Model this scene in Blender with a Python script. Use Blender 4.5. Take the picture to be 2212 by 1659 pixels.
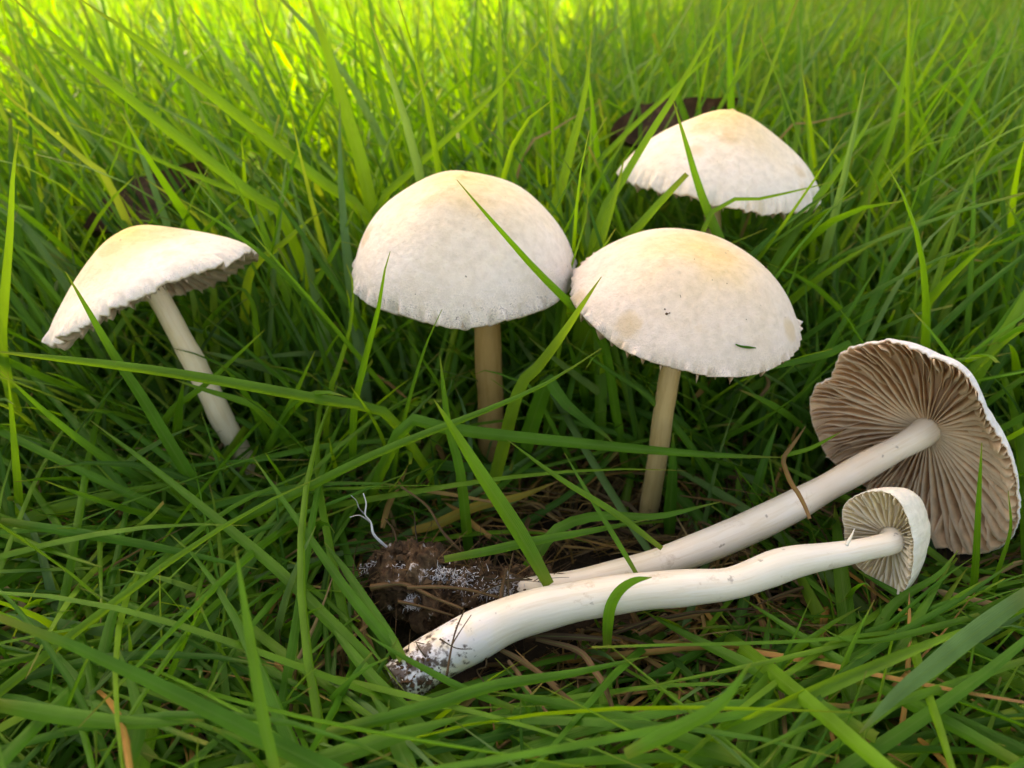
import bpy, math, random
import numpy as np
from mathutils import Vector, Matrix, noise

random.seed(7)
RNG = np.random.default_rng(11)
S = bpy.context.scene
COL = S.collection
for o in list(bpy.data.objects):
    bpy.data.objects.remove(o)

# ------------------------------------------------------------------ camera, sky, sun, exposure
# 1 unit = 1 cm
S.unit_settings.system = 'METRIC'
S.unit_settings.scale_length = 0.01
PITCH = math.radians(30)
CAM_H = 10.0
LENS = 28.0
cam_d = bpy.data.cameras.new('camera')
cam = bpy.data.objects.new('camera', cam_d)
COL.objects.link(cam)
cam.location = (0, 0, CAM_H)
cam.rotation_euler = (math.pi / 2 - PITCH, 0, 0)
cam_d.lens = LENS
cam_d.sensor_width = 36
cam_d.clip_start = 0.1
cam_d.clip_end = 20000
cam_d.dof.use_dof = True
cam_d.dof.focus_distance = 11.8
cam_d.dof.aperture_fstop = 0.25
S.camera = cam

SUN_EL = math.radians(44)
SUN_AZ = math.radians(118)                 # direction towards the sun, counter-clockwise from +X
SUN_DIR = Vector((math.cos(SUN_EL) * math.cos(SUN_AZ), math.cos(SUN_EL) * math.sin(SUN_AZ), math.sin(SUN_EL)))
w = bpy.data.worlds.new('World')
S.world = w
w.use_nodes = True
nt = w.node_tree
sky = nt.nodes.new('ShaderNodeTexSky')
sky.sky_type = 'NISHITA'
sky.sun_disc = False
sky.sun_elevation = SUN_EL
sky.sun_rotation = math.pi / 2 - SUN_AZ
sky.air_density = 1.0
sky.dust_density = 2.0
sky.ozone_density = 1.0
bg = nt.nodes['Background']
bg.inputs['Strength'].default_value = 0.10
nt.links.new(sky.outputs[0], bg.inputs[0])

sun_d = bpy.data.lights.new('sun', 'SUN')
sun_d.energy = 5.0
sun_d.angle = math.radians(0.53)
sun_d.color = (1.0, 0.94, 0.84)
sun = bpy.data.objects.new('sun', sun_d)
COL.objects.link(sun)
sun.rotation_euler = SUN_DIR.to_track_quat('Z', 'Y').to_euler()
sun.location = SUN_DIR * 400

S.view_settings.view_transform = 'Standard'
S.view_settings.look = 'None'
S.view_settings.exposure = 2.42
S.view_settings.gamma = 1.0
S.view_settings.use_curve_mapping = False
try:
    S.view_settings.use_white_balance = True
    S.view_settings.white_balance_temperature = 10600
    S.view_settings.white_balance_tint = 17
except Exception:
    pass
S.render.engine = 'CYCLES'
S.cycles.use_denoising = True
S.cycles.max_bounces = 8
S.cycles.diffuse_bounces = 4
S.cycles.transmission_bounces = 6
S.cycles.sample_clamp_indirect = 6

# ------------------------------------------------------------------ helpers
FPX = 1106 / (18 / LENS)                    # focal length in pixels of a 2212 px wide picture
R_ = Vector((1, 0, 0))
F_ = Vector((0, math.cos(PITCH), -math.sin(PITCH)))
U_ = Vector((0, math.sin(PITCH), math.cos(PITCH)))
CAM = Vector((0, 0, CAM_H))


def ray(px, py):
    return R_ * ((px - 1106) / FPX) + U_ * ((829.5 - py) / FPX) + F_


def atY(px, py, Y):
    d = ray(px, py)
    return CAM + d * (Y / d.y)


def atZ(px, py, z):
    d = ray(px, py)
    return CAM + d * ((z - CAM_H) / d.z)


def cdir(x, y, z):
    """a direction given as right / up / towards the camera"""
    return (R_ * x + U_ * y - F_ * z).normalized()


def project(P):
    """(N,3) points to (N,2) pixels of the 2212 px picture and depths"""
    d = P - np.array(CAM)
    zc = d @ np.array(F_)
    zs = np.maximum(zc, 1e-3)
    return 1106 + FPX * (d @ np.array(R_)) / zs, 829.5 - FPX * (d @ np.array(U_)) / zs, zc


def mesh_np(name, V, F, mat, parent=None, attrs=None, smooth=True):
    """mesh object from numpy verts and (M,3|4) faces"""
    me = bpy.data.meshes.new(name)
    V = np.asarray(V, dtype=np.float32).reshape(-1, 3)
    F = np.asarray(F, dtype=np.int32)
    k = F.shape[1]
    me.vertices.add(len(V))
    me.vertices.foreach_set('co', V.ravel())
    me.loops.add(F.size)
    me.loops.foreach_set('vertex_index', F.ravel())
    me.polygons.add(len(F))
    me.polygons.foreach_set('loop_start', np.arange(0, F.size, k, dtype=np.int32))
    me.polygons.foreach_set('use_smooth', np.full(len(F), smooth, dtype=bool))
    me.update(calc_edges=True)
    me.validate()
    for an, av in (attrs or {}).items():
        a = me.attributes.new(an, 'FLOAT', 'POINT')
        a.data.foreach_set('value', np.asarray(av, dtype=np.float32).ravel())
    me.materials.append(mat)
    o = bpy.data.objects.new(name, me)
    COL.objects.link(o)
    if parent is not None:
        o.parent = parent
    return o


def empty(name, loc, rot=None):
    o = bpy.data.objects.new(name, None)
    COL.objects.link(o)
    o.empty_display_size = 0.5
    if rot is not None:
        o.matrix_world = Matrix.Translation(loc) @ rot.to_matrix().to_4x4()
    else:
        o.location = loc
    return o


def tag(o, label=None, cat=None, group=None, kind=None):
    if label:
        o['label'] = label
    if cat:
        o['category'] = cat
    if group:
        o['group'] = group
    if kind:
        o['kind'] = kind
    return o


def catmull(P, n):
    P = np.asarray(P, dtype=float)
    if len(P) == 2:
        t = np.linspace(0, 1, n)[:, None]
        return P[0] * (1 - t) + P[1] * t
    ext = np.vstack([2 * P[0] - P[1], P, 2 * P[-1] - P[-2]])
    seg = np.linalg.norm(np.diff(P[:, :3], axis=0), axis=1)
    cum = np.concatenate([[0], np.cumsum(seg)])
    cum /= cum[-1]
    out = []
    for t in np.linspace(0, 1, n):
        i = min(max(np.searchsorted(cum, t, side='right') - 1, 0), len(P) - 2)
        u = (t - cum[i]) / max(cum[i + 1] - cum[i], 1e-9)
        a, b, c, d = ext[i], ext[i + 1], ext[i + 2], ext[i + 3]
        out.append(0.5 * (2 * b + (c - a) * u + (2 * a - 5 * b + 4 * c - d) * u * u + (3 * b - a - 3 * c + d) * u ** 3))
    return np.array(out)


def tube(P, rad, ns=16, lump=0.0, seed=0, freq=1.0, cap=True):
    """tube round a centreline; returns verts, faces, along, around"""
    P = np.asarray(P, dtype=float)
    n = len(P)
    T = np.gradient(P, axis=0)
    T /= np.linalg.norm(T, axis=1)[:, None]
    ref = np.array([0.0, 0.0, 1.0]) if abs(T[0][2]) < 0.9 else np.array([1.0, 0, 0])
    A = np.cross(T[0], ref)
    A /= np.linalg.norm(A)
    V, al, ar = [], [], []
    for i in range(n):
        A = A - T[i] * A.dot(T[i])
        A /= np.linalg.norm(A)
        B = np.cross(T[i], A)
        for k in range(ns):
            th = 2 * math.pi * k / ns
            d = A * math.cos(th) + B * math.sin(th)
            r = rad[i]
            if lump:
                q = (P[i] + d * r) * freq
                r *= 1 + lump * noise.noise(Vector(q) + Vector((seed, 0, 0)))
            V.append(P[i] + d * r)
            al.append(i / (n - 1))
            ar.append(k / ns)
    F = []
    for i in range(n - 1):
        for k in range(ns):
            k2 = (k + 1) % ns
            F.append((i * ns + k, i * ns + k2, (i + 1) * ns + k2, (i + 1) * ns + k))
    if cap:
        for i, e in ((0, -1), (n - 1, 1)):
            c = len(V)
            V.append(P[i] + T[i] * e * rad[i] * 0.25)
            al.append(i / (n - 1))
            ar.append(0)
            for k in range(ns):
                k2 = (k + 1) % ns
                a, b = i * ns + k, i * ns + k2
                F.append((a, b, c, c) if e > 0 else (b, a, c, c))
    V = np.array(V)
    return V, F, np.array(al), np.array(ar)


def tri_quads(F):
    """drop the doubled corner of degenerate quads: returns quads and tris as triangles"""
    out = []
    for f in F:
        if f[2] == f[3]:
            out.append((f[0], f[1], f[2]))
        else:
            out.append((f[0], f[1], f[2]))
            out.append((f[0], f[2], f[3]))
    return np.array(out)


# ------------------------------------------------------------------ materials
def new_mat(name):
    m = bpy.data.materials.new(name)
    m.use_nodes = True
    n = m.node_tree.nodes
    b = n['Principled BSDF']
    return m, n, m.node_tree.links, b


def N(n, t, **kw):
    x = n.new(t)
    for k, v in kw.items():
        if k.startswith('i_'):
            key = k[2:]
            x.inputs[int(key) if key.isdigit() else key].default_value = v
        else:
            setattr(x, k, v)
    return x


def ramp(n, stops, interp='LINEAR'):
    r = n.new('ShaderNodeValToRGB')
    e = r.color_ramp.elements
    r.color_ramp.interpolation = interp
    while len(e) > 1:
        e.remove(e[-1])
    e[0].position = stops[0][0]
    e[0].color = (*stops[0][1], 1)
    for p, c in stops[1:]:
        x = e.new(p)
        x.color = (*c, 1)
    return r


def g3(v):
    return (v, v, v)


def mixc(n, l, fac, a, b, mode='MIX'):
    m = n.new('ShaderNodeMix')
    m.data_type = 'RGBA'
    m.blend_type = mode
    for sock, val in ((m.inputs[0], fac), (m.inputs[6], a), (m.inputs[7], b)):
        if hasattr(val, 'links'):
            l.new(val, sock)
        elif isinstance(val, tuple):
            sock.default_value = (*val, 1) if len(val) == 3 else val
        else:
            sock.default_value = val
    return m.outputs[2]


def attr(n, name):
    a = n.new('ShaderNodeAttribute')
    a.attribute_name = name
    return a.outputs['Fac']


def N_mul(n, l, a, b):
    x = n.new('ShaderNodeMath')
    x.operation = 'MULTIPLY'
    for s, v in ((x.inputs[0], a), (x.inputs[1], b)):
        if hasattr(v, 'links'):
            l.new(v, s)
        else:
            s.default_value = v
    return x.outputs[0]


def grass_material(name, stops, tstops, trans=0.5, tipcol=(0.22, 0.25, 0.03), spec=0.22):
    m, n, l, b = new_mat(name)
    rnd, al, ac = attr(n, 'rnd'), attr(n, 'along'), attr(n, 'across')
    r = ramp(n, stops)
    l.new(rnd, r.inputs[0])
    rt = ramp(n, tstops)
    l.new(rnd, rt.inputs[0])
    # pale sheath at the root, yellower tip
    tip = ramp(n, [(0.0, g3(0.55)), (0.16, g3(0.0)), (0.9, g3(0.0)), (0.985, g3(0.65)), (1.0, g3(0.9))])
    l.new(al, tip.inputs[0])
    # parallel veins across the blade
    mul = N(n, 'ShaderNodeMath', operation='MULTIPLY', i_1=62.0)
    l.new(ac, mul.inputs[0])
    sn = N(n, 'ShaderNodeMath', operation='SINE')
    l.new(mul.outputs[0], sn.inputs[0])
    rib = ramp(n, [(0.0, g3(0)), (0.42, g3(0)), (0.5, g3(1)), (0.58, g3(0)), (1, g3(0))])
    l.new(ac, rib.inputs[0])
    geo = n.new('ShaderNodeNewGeometry')
    nz = N(n, 'ShaderNodeTexNoise', i_Scale=1.7, i_Detail=4.0)
    l.new(geo.outputs['Position'], nz.inputs['Vector'])
    blot = ramp(n, [(0.3, g3(0.72)), (0.7, g3(1.22))])
    l.new(nz.outputs[0], blot.inputs[0])
    vein = N(n, 'ShaderNodeMapRange', i_1=-1.0, i_2=1.0, i_3=0.93, i_4=1.06)
    l.new(sn.outputs[0], vein.inputs[0])
    c = mixc(n, l, 1.0, r.outputs[0], blot.outputs[0], 'MULTIPLY')
    c = mixc(n, l, 1.0, c, vein.outputs[0], 'MULTIPLY')
    c = mixc(n, l, 0.55, c, mixc(n, l, rib.outputs[0], c, (0.14, 0.27, 0.05)))
    c = mixc(n, l, tip.outputs[0], c, tipcol)
    # some blades end in a withered brown tip, some carry small rusty blemishes
    fr = N(n, 'ShaderNodeMath', operation='MULTIPLY', i_1=37.0)
    l.new(rnd, fr.inputs[0])
    fr2 = N(n, 'ShaderNodeMath', operation='FRACT')
    l.new(fr.outputs[0], fr2.inputs[0])
    sel = ramp(n, [(0.84, g3(0)), (0.86, g3(1))])
    l.new(fr2.outputs[0], sel.inputs[0])
    wt = ramp(n, [(0.0, g3(0)), (0.90, g3(0)), (0.97, g3(0.7)), (1.0, g3(0.9))])
    l.new(al, wt.inputs[0])
    wither = N_mul(n, l, sel.outputs[0], wt.outputs[0])
    c = mixc(n, l, wither, c, (0.30, 0.17, 0.06))
    bz = N(n, 'ShaderNodeTexNoise', i_Scale=5.5, i_Detail=5.0, i_Roughness=0.7)
    l.new(geo.outputs['Position'], bz.inputs['Vector'])
    br = ramp(n, [(0.66, g3(0)), (0.72, g3(0.75))])
    l.new(bz.outputs[0], br.inputs[0])
    c = mixc(n, l, br.outputs[0], c, (0.13, 0.10, 0.03))
    l.new(c, b.inputs['Base Color'])
    b.inputs['Roughness'].default_value = 0.48
    b.inputs['Specular IOR Level'].default_value = spec
    h = N(n, 'ShaderNodeMath', operation='ADD')
    l.new(sn.outputs[0], h.inputs[0])
    l.new(rib.outputs[0], h.inputs[1])
    bp = N(n, 'ShaderNodeBump', i_Strength=0.22, i_Distance=0.01)
    l.new(h.outputs[0], bp.inputs['Height'])
    l.new(bp.outputs[0], b.inputs['Normal'])
    tr = n.new('ShaderNodeBsdfTranslucent')
    tc = mixc(n, l, 1.0, rt.outputs[0], vein.outputs[0], 'MULTIPLY')
    tc = mixc(n, l, tip.outputs[0], tc, tipcol)
    l.new(tc, tr.inputs['Color'])
    l.new(bp.outputs[0], tr.inputs['Normal'])
    mx = N(n, 'ShaderNodeMixShader', i_0=trans)
    l.new(b.outputs[0], mx.inputs[1])
    l.new(tr.outputs[0], mx.inputs[2])
    l.new(mx.outputs[0], n['Material Output'].inputs[0])
    return m


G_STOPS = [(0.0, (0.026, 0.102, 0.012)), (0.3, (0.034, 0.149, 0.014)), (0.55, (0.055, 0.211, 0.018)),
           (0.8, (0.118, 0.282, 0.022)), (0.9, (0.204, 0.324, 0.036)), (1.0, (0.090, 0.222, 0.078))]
G_TRANS = [(0.0, (0.05, 0.17, 0.008)), (0.3, (0.08, 0.26, 0.01)), (0.55, (0.155, 0.41, 0.014)),
           (0.8, (0.27, 0.50, 0.02)), (0.9, (0.37, 0.50, 0.04)), (1.0, (0.13, 0.32, 0.07))]
M_GRASS = grass_material('grass_green', G_STOPS, G_TRANS)
M_DRY = grass_material('grass_dry',
                       [(0.0, (0.030, 0.018, 0.010)), (0.35, (0.085, 0.048, 0.024)), (0.65, (0.17, 0.095, 0.04)), (0.85, (0.32, 0.17, 0.045)), (1.0, (0.36, 0.27, 0.15))],
                       [(0.0, (0.02, 0.012, 0.006)), (0.5, (0.10, 0.055, 0.02)), (0.85, (0.34, 0.17, 0.03)), (1.0, (0.3, 0.2, 0.1))],
                       trans=0.18, tipcol=(0.14, 0.08, 0.04), spec=0.2)
M_YELLOW = grass_material('grass_yellowing',
                          [(0.0, (0.20, 0.22, 0.02)), (1.0, (0.34, 0.20, 0.03))],
                          [(0.0, (0.34, 0.38, 0.02)), (1.0, (0.42, 0.24, 0.02))], trans=0.35, tipcol=(0.4, 0.22, 0.05))


def cap_material(name, white, ochre, spread=0.55, greyrim=0.5, under=(0.74, 0.58, 0.44)):
    """pale cap: ochre disc, silky fibrils, frosted greyish margin, faint water spots"""
    m, n, l, b = new_mat(name)
    rad = attr(n, 'rad')
    tc = n.new('ShaderNodeTexCoord')
    big = N(n, 'ShaderNodeTexNoise', i_Scale=1.1, i_Detail=3.0)
    l.new(tc.outputs['Object'], big.inputs['Vector'])
    mid = N(n, 'ShaderNodeTexNoise', i_Scale=6.5, i_Detail=6.0, i_Roughness=0.62)
    l.new(tc.outputs['Object'], mid.inputs['Vector'])
    fine = N(n, 'ShaderNodeTexNoise', i_Scale=46.0, i_Detail=5.0, i_Roughness=0.65)
    l.new(tc.outputs['Object'], fine.inputs['Vector'])
    # ochre factor
    a = N(n, 'ShaderNodeMath', operation='MULTIPLY_ADD', i_1=0.55)
    l.new(big.outputs[0], a.inputs[0])
    l.new(rad, a.inputs[2])
    a2 = N(n, 'ShaderNodeMath', operation='MULTIPLY_ADD', i_1=0.22)
    l.new(mid.outputs[0], a2.inputs[0])
    l.new(a.outputs[0], a2.inputs[2])
    rr = ramp(n, [(0.0, g3(1.0)), (0.22, g3(0.8)), (0.22 + spread * 0.45, g3(0.35)), (0.22 + spread, g3(0.0))])
    sub = N(n, 'ShaderNodeMath', operation='SUBTRACT', i_1=0.385)
    l.new(a2.outputs[0], sub.inputs[0])
    l.new(sub.outputs[0], rr.inputs[0])
    c = mixc(n, l, rr.outputs[0], white, ochre)
    # mottling
    mt = ramp(n, [(0.34, g3(0.88)), (0.6, g3(1.03))])
    l.new(mid.outputs[0], mt.inputs[0])
    c = mixc(n, l, 1.0, c, mt.outputs[0], 'MULTIPLY')
    # small grey water spots
    vo = N(n, 'ShaderNodeTexVoronoi', i_Scale=4.6, i_Randomness=1.0)
    l.new(tc.outputs['Object'], vo.inputs['Vector'])
    sp = ramp(n, [(0.0, g3(1)), (0.10, g3(0.7)), (0.22, g3(0))])
    l.new(vo.outputs['Distance'], sp.inputs[0])
    gate = ramp(n, [(0.52, g3(0)), (0.62, g3(1))])
    l.new(big.outputs[0], gate.inputs[0])
    sg = N(n, 'ShaderNodeMath', operation='MULTIPLY')
    l.new(sp.outputs[0], sg.inputs[0])
    l.new(gate.outputs[0], sg.inputs[1])
    sg2 = N(n, 'ShaderNodeMath', operation='MULTIPLY', i_1=0.32)
    l.new(sg.outputs[0], sg2.inputs[0])
    c = mixc(n, l, sg2.outputs[0], c, (0.36, 0.31, 0.21))
    # a few ochre bruises and tiny dark specks
    dv = N(n, 'ShaderNodeVectorMath', operation='MULTIPLY_ADD')
    l.new(mid.outputs[1], dv.inputs[0])
    dv.inputs[1].default_value = (0.22, 0.22, 0.22)
    l.new(tc.outputs['Object'], dv.inputs[2])
    v2 = N(n, 'ShaderNodeTexVoronoi', i_Scale=0.95, i_Randomness=1.0)
    l.new(dv.outputs[0], v2.inputs['Vector'])
    br2 = ramp(n, [(0.0, g3(0.75)), (0.16, g3(0.55)), (0.25, g3(0.0))])
    l.new(v2.outputs['Distance'], br2.inputs[0])
    c = mixc(n, l, N_mul(n, l, br2.outputs[0], 0.75), c, (0.66, 0.44, 0.19))
    v3 = N(n, 'ShaderNodeTexVoronoi', i_Scale=2.7, i_Randomness=1.0)
    l.new(dv.outputs[0], v3.inputs['Vector'])
    sp3 = ramp(n, [(0.0, g3(1)), (0.035, g3(1)), (0.05, g3(0))])
    l.new(v3.outputs['Distance'], sp3.inputs[0])
    c = mixc(n, l, N_mul(n, l, sp3.outputs[0], 0.7), c, (0.10, 0.07, 0.04))
    # frosted dark specks near the margin
    rim = ramp(n, [(0.87, g3(0)), (1.02 - 0.02, g3(0.5)), (1.0, g3(1))])
    wob = N(n, 'ShaderNodeMath', operation='MULTIPLY_ADD', i_1=0.26, i_2=-0.13)
    l.new(mid.outputs[0], wob.inputs[0])
    rw = N(n, 'ShaderNodeMath', operation='ADD')
    l.new(wob.outputs[0], rw.inputs[0])
    l.new(rad, rw.inputs[1])
    l.new(rw.outputs[0], rim.inputs[0])
    fs = ramp(n, [(0.46, g3(0)), (0.6, g3(1))])
    l.new(fine.outputs[0], fs.inputs[0])
    rm = N(n, 'ShaderNodeMath', operation='MULTIPLY')
    l.new(rim.outputs[0], rm.inputs[0])
    l.new(fs.outputs[0], rm.inputs[1])
    rm2 = N(n, 'ShaderNodeMath', operation='MULTIPLY', i_1=greyrim)
    l.new(rm.outputs[0], rm2.inputs[0])
    c = mixc(n, l, rm2.outputs[0], c, (0.27, 0.235, 0.23))
    c = mixc(n, l, attr(n, 'inner'), c, under)
    l.new(c, b.inputs['Base Color'])
    b.inputs['Roughness'].default_value = 0.55
    b.inputs['Specular IOR Level'].default_value = 0.3
    b.inputs['Subsurface Weight'].default_value = 0.25
    b.inputs['Subsurface Radius'].default_value = (1.0, 0.7, 0.4)
    b.inputs['Subsurface Scale'].default_value = 0.08
    b.inputs['Sheen Weight'].default_value = 0.08
    hh = N(n, 'ShaderNodeMath', operation='MULTIPLY_ADD', i_1=0.35)
    l.new(fine.outputs[0], hh.inputs[0])
    l.new(mid.outputs[0], hh.inputs[2])
    bp = N(n, 'ShaderNodeBump', i_Strength=0.5, i_Distance=0.10)
    l.new(hh.outputs[0], bp.inputs['Height'])
    l.new(bp.outputs[0], b.inputs['Normal'])
    return m


def stem_material(name, ca, cb, dirt=0.0, dirt_to=0.2):
    """fibrous stem; dirt stains and white mycelium at the base (along = 0)"""
    m, n, l, b = new_mat(name)
    al, ar = attr(n, 'along'), attr(n, 'around')
    tc = n.new('ShaderNodeTexCoord')
    cx = n.new('ShaderNodeCombineXYZ')
    s1 = N(n, 'ShaderNodeMath', operation='MULTIPLY', i_1=2.0)
    l.new(al, s1.inputs[0])
    ang = N(n, 'ShaderNodeMath', operation='MULTIPLY', i_1=6.28318)
    l.new(ar, ang.inputs[0])
    sn = N(n, 'ShaderNodeMath', operation='SINE')
    cs = N(n, 'ShaderNodeMath', operation='COSINE')
    l.new(ang.outputs[0], sn.inputs[0])
    l.new(ang.outputs[0], cs.inputs[0])
    l.new(sn.outputs[0], cx.inputs[0])
    l.new(cs.outputs[0], cx.inputs[1])
    l.new(s1.outputs[0], cx.inputs[2])
    fib = N(n, 'ShaderNodeTexNoise', i_Scale=7.0, i_Detail=5.0, i_Roughness=0.65)
    l.new(cx.outputs[0], fib.inputs['Vector'])
    big = N(n, 'ShaderNodeTexNoise', i_Scale=1.6, i_Detail=3.0)
    l.new(tc.outputs['Object'], big.inputs['Vector'])
    f1 = ramp(n, [(0.15, g3(0)), (0.75, g3(1))])
    ad = N(n, 'ShaderNodeMath', operation='MULTIPLY_ADD', i_1=0.5)
    l.new(fib.outputs[0], ad.inputs[0])
    hb = N(n, 'ShaderNodeMath', operation='MULTIPLY', i_1=0.5)
    l.new(big.outputs[0], hb.inputs[0])
    l.new(hb.outputs[0], ad.inputs[2])
    l.new(ad.outputs[0], f1.inputs[0])
    c = mixc(n, l, f1.outputs[0], ca, cb)
    # bruised and peeling patches with a definite edge
    pz = N(n, 'ShaderNodeTexNoise', i_Scale=2.3, i_Detail=4.0, i_Roughness=0.55)
    l.new(cx.outputs[0], pz.inputs['Vector'])
    pr = ramp(n, [(0.0, g3(0)), (0.54, g3(0)), (0.58, g3(0.28)), (0.64, g3(0.08)), (0.7, g3(0.25))])
    l.new(pz.outputs[0], pr.inputs[0])
    c = mixc(n, l, pr.outputs[0], c, tuple(x * k for x, k in zip(ca, (0.82, 0.74, 0.62))))
    # scattered small brown flecks
    dsx = N(n, 'ShaderNodeTexNoise', i_Scale=9.0, i_Detail=3.0)
    l.new(tc.outputs['Object'], dsx.inputs['Vector'])
    dv = N(n, 'ShaderNodeVectorMath', operation='MULTIPLY_ADD')
    l.new(dsx.outputs[1], dv.inputs[0])
    dv.inputs[1].default_value = (0.22, 0.22, 0.22)
    l.new(tc.outputs['Object'], dv.inputs[2])
    vo = N(n, 'ShaderNodeTexVoronoi', i_Scale=2.4)
    l.new(dv.outputs[0], vo.inputs['Vector'])
    fl = ramp(n, [(0.0, g3(1)), (0.07, g3(0.8)), (0.11, g3(0))])
    l.new(vo.outputs['Distance'], fl.inputs[0])
    c = mixc(n, l, N_mul(n, l, fl.outputs[0], 0.6), c, (0.12, 0.07, 0.035))
    sz = N(n, 'ShaderNodeTexNoise', i_Scale=2.1, i_Detail=7.0, i_Roughness=0.7)
    l.new(dv.outputs[0], sz.inputs['Vector'])
    sr_ = ramp(n, [(0.60, g3(0)), (0.68, g3(0.35)), (0.74, g3(0.7))])
    l.new(sz.outputs[0], sr_.inputs[0])
    c = mixc(n, l, sr_.outputs[0], c, (0.42, 0.27, 0.13))
    if dirt:
        dz = N(n, 'ShaderNodeTexNoise', i_Scale=6.5, i_Detail=7.0, i_Roughness=0.62)
        l.new(tc.outputs['Object'], dz.inputs['Vector'])
        wz = N(n, 'ShaderNodeTexNoise', i_Scale=3.0, i_Detail=3.0)
        l.new(tc.outputs['Object'], wz.inputs['Vector'])
        wh = ramp(n, [(0.40, g3(0)), (0.5, g3(1))])
        l.new(wz.outputs[0], wh.inputs[0])
        near = ramp(n, [(0.0, g3(1)), (dirt_to * 0.45, g3(0.8)), (dirt_to, g3(0.0))])
        l.new(al, near.inputs[0])
        c = mixc(n, l, N_mul(n, l, near.outputs[0], wh.outputs[0]), c, (0.80, 0.80, 0.84))
        sm = N(n, 'ShaderNodeMath', operation='MULTIPLY_ADD', i_1=0.34)
        l.new(near.outputs[0], sm.inputs[0])
        l.new(dz.outputs[0], sm.inputs[2])
        th = ramp(n, [(0.76, g3(0)), (0.86, g3(1))])
        l.new(sm.outputs[0], th.inputs[0])
        c = mixc(n, l, N_mul(n, l, th.outputs[0], dirt), c, (0.075, 0.043, 0.026))
    l.new(c, b.inputs['Base Color'])
    b.inputs['Roughness'].default_value = 0.36
    b.inputs['Specular IOR Level'].default_value = 0.45
    b.inputs['Subsurface Weight'].default_value = 0.25
    b.inputs['Subsurface Radius'].default_value = (1.0, 0.75, 0.45)
    b.inputs['Subsurface Scale'].default_value = 0.08
    bp = N(n, 'ShaderNodeBump', i_Strength=0.16, i_Distance=0.05)
    l.new(fib.outputs[0], bp.inputs['Height'])
    l.new(bp.outputs[0], b.inputs['Normal'])
    return m


def gill_material(name, face, edge):
    m, n, l, b = new_mat(name)
    dp = attr(n, 'depth')
    tc = n.new('ShaderNodeTexCoord')
    nz = N(n, 'ShaderNodeTexNoise', i_Scale=6.0, i_Detail=5.0, i_Roughness=0.6)
    l.new(tc.outputs['Object'], nz.inputs['Vector'])
    r = ramp(n, [(0.3, tuple(x * 0.8 for x in face)), (0.7, tuple(min(1, x * 1.15) for x in face))])
    l.new(nz.outputs[0], r.inputs[0])
    e = ramp(n, [(0.72, g3(0)), (1.0, g3(1))])
    l.new(dp, e.inputs[0])
    c = mixc(n, l, e.outputs[0], r.outputs[0], edge)
    l.new(c, b.inputs['Base Color'])
    b.inputs['Roughness'].default_value = 0.65
    b.inputs['Specular IOR Level'].default_value = 0.2
    tr = n.new('ShaderNodeBsdfTranslucent')
    l.new(c, tr.inputs['Color'])
    mx = N(n, 'ShaderNodeMixShader', i_0=0.45)
    l.new(b.outputs[0], mx.inputs[1])
    l.new(tr.outputs[0], mx.inputs[2])
    l.new(mx.outputs[0], n['Material Output'].inputs[0])
    return m


def noise_material(name, stops, scale=3.0, rough=0.9, bump=0.5, dist=0.1, detail=6.0, spec=0.2):
    m, n, l, b = new_mat(name)
    tc = n.new('ShaderNodeTexCoord')
    nz = N(n, 'ShaderNodeTexNoise', i_Scale=scale, i_Detail=detail, i_Roughness=0.65)
    l.new(tc.outputs['Object'], nz.inputs['Vector'])
    r = ramp(n, stops)
    l.new(nz.outputs[0], r.inputs[0])
    l.new(r.outputs[0], b.inputs['Base Color'])
    b.inputs['Roughness'].default_value = rough
    b.inputs['Specular IOR Level'].default_value = spec
    bp = N(n, 'ShaderNodeBump', i_Strength=bump, i_Distance=dist)
    l.new(nz.outputs[0], bp.inputs['Height'])
    l.new(bp.outputs[0], b.inputs['Normal'])
    return m


M_SOIL = noise_material('soil', [(0.3, (0.012, 0.008, 0.005)), (0.55, (0.035, 0.022, 0.013)), (0.75, (0.075, 0.05, 0.03))], 1.8, bump=0.8, dist=0.2)
M_CLUMP = noise_material('clump_soil', [(0.28, (0.022, 0.012, 0.007)), (0.48, (0.075, 0.042, 0.022)), (0.60, (0.14, 0.085, 0.045)), (0.66, (0.5, 0.47, 0.46)), (0.74, (0.72, 0.71, 0.74))], 4.2, bump=0.9, dist=0.12)
M_CRUMB = noise_material('soil_crumbs', [(0.3, (0.03, 0.017, 0.009)), (0.55, (0.085, 0.05, 0.026)), (0.8, (0.17, 0.11, 0.06))], 3.0, bump=0.6, dist=0.05)
M_MYC = noise_material('white_mycelium', [(0.3, (0.62, 0.62, 0.64)), (0.7, (0.8, 0.8, 0.83))], 6.0, bump=0.5, dist=0.03)
M_BROWNLEAF = noise_material('dead_leaf', [(0.3, (0.03, 0.014, 0.008)), (0.55, (0.085, 0.042, 0.022)), (0.75, (0.17, 0.095, 0.05))], 3.2, rough=0.6, bump=0.4, dist=0.05)
M_BARK = noise_material('bark', [(0.3, (0.05, 0.035, 0.025)), (0.7, (0.16, 0.12, 0.09))], 0.3, bump=0.8, dist=1.0)
M_LEAF = noise_material('tree_leaf', [(0.3, (0.03, 0.09, 0.015)), (0.7, (0.07, 0.15, 0.025))], 0.1, rough=0.5, bump=0.1)

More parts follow.
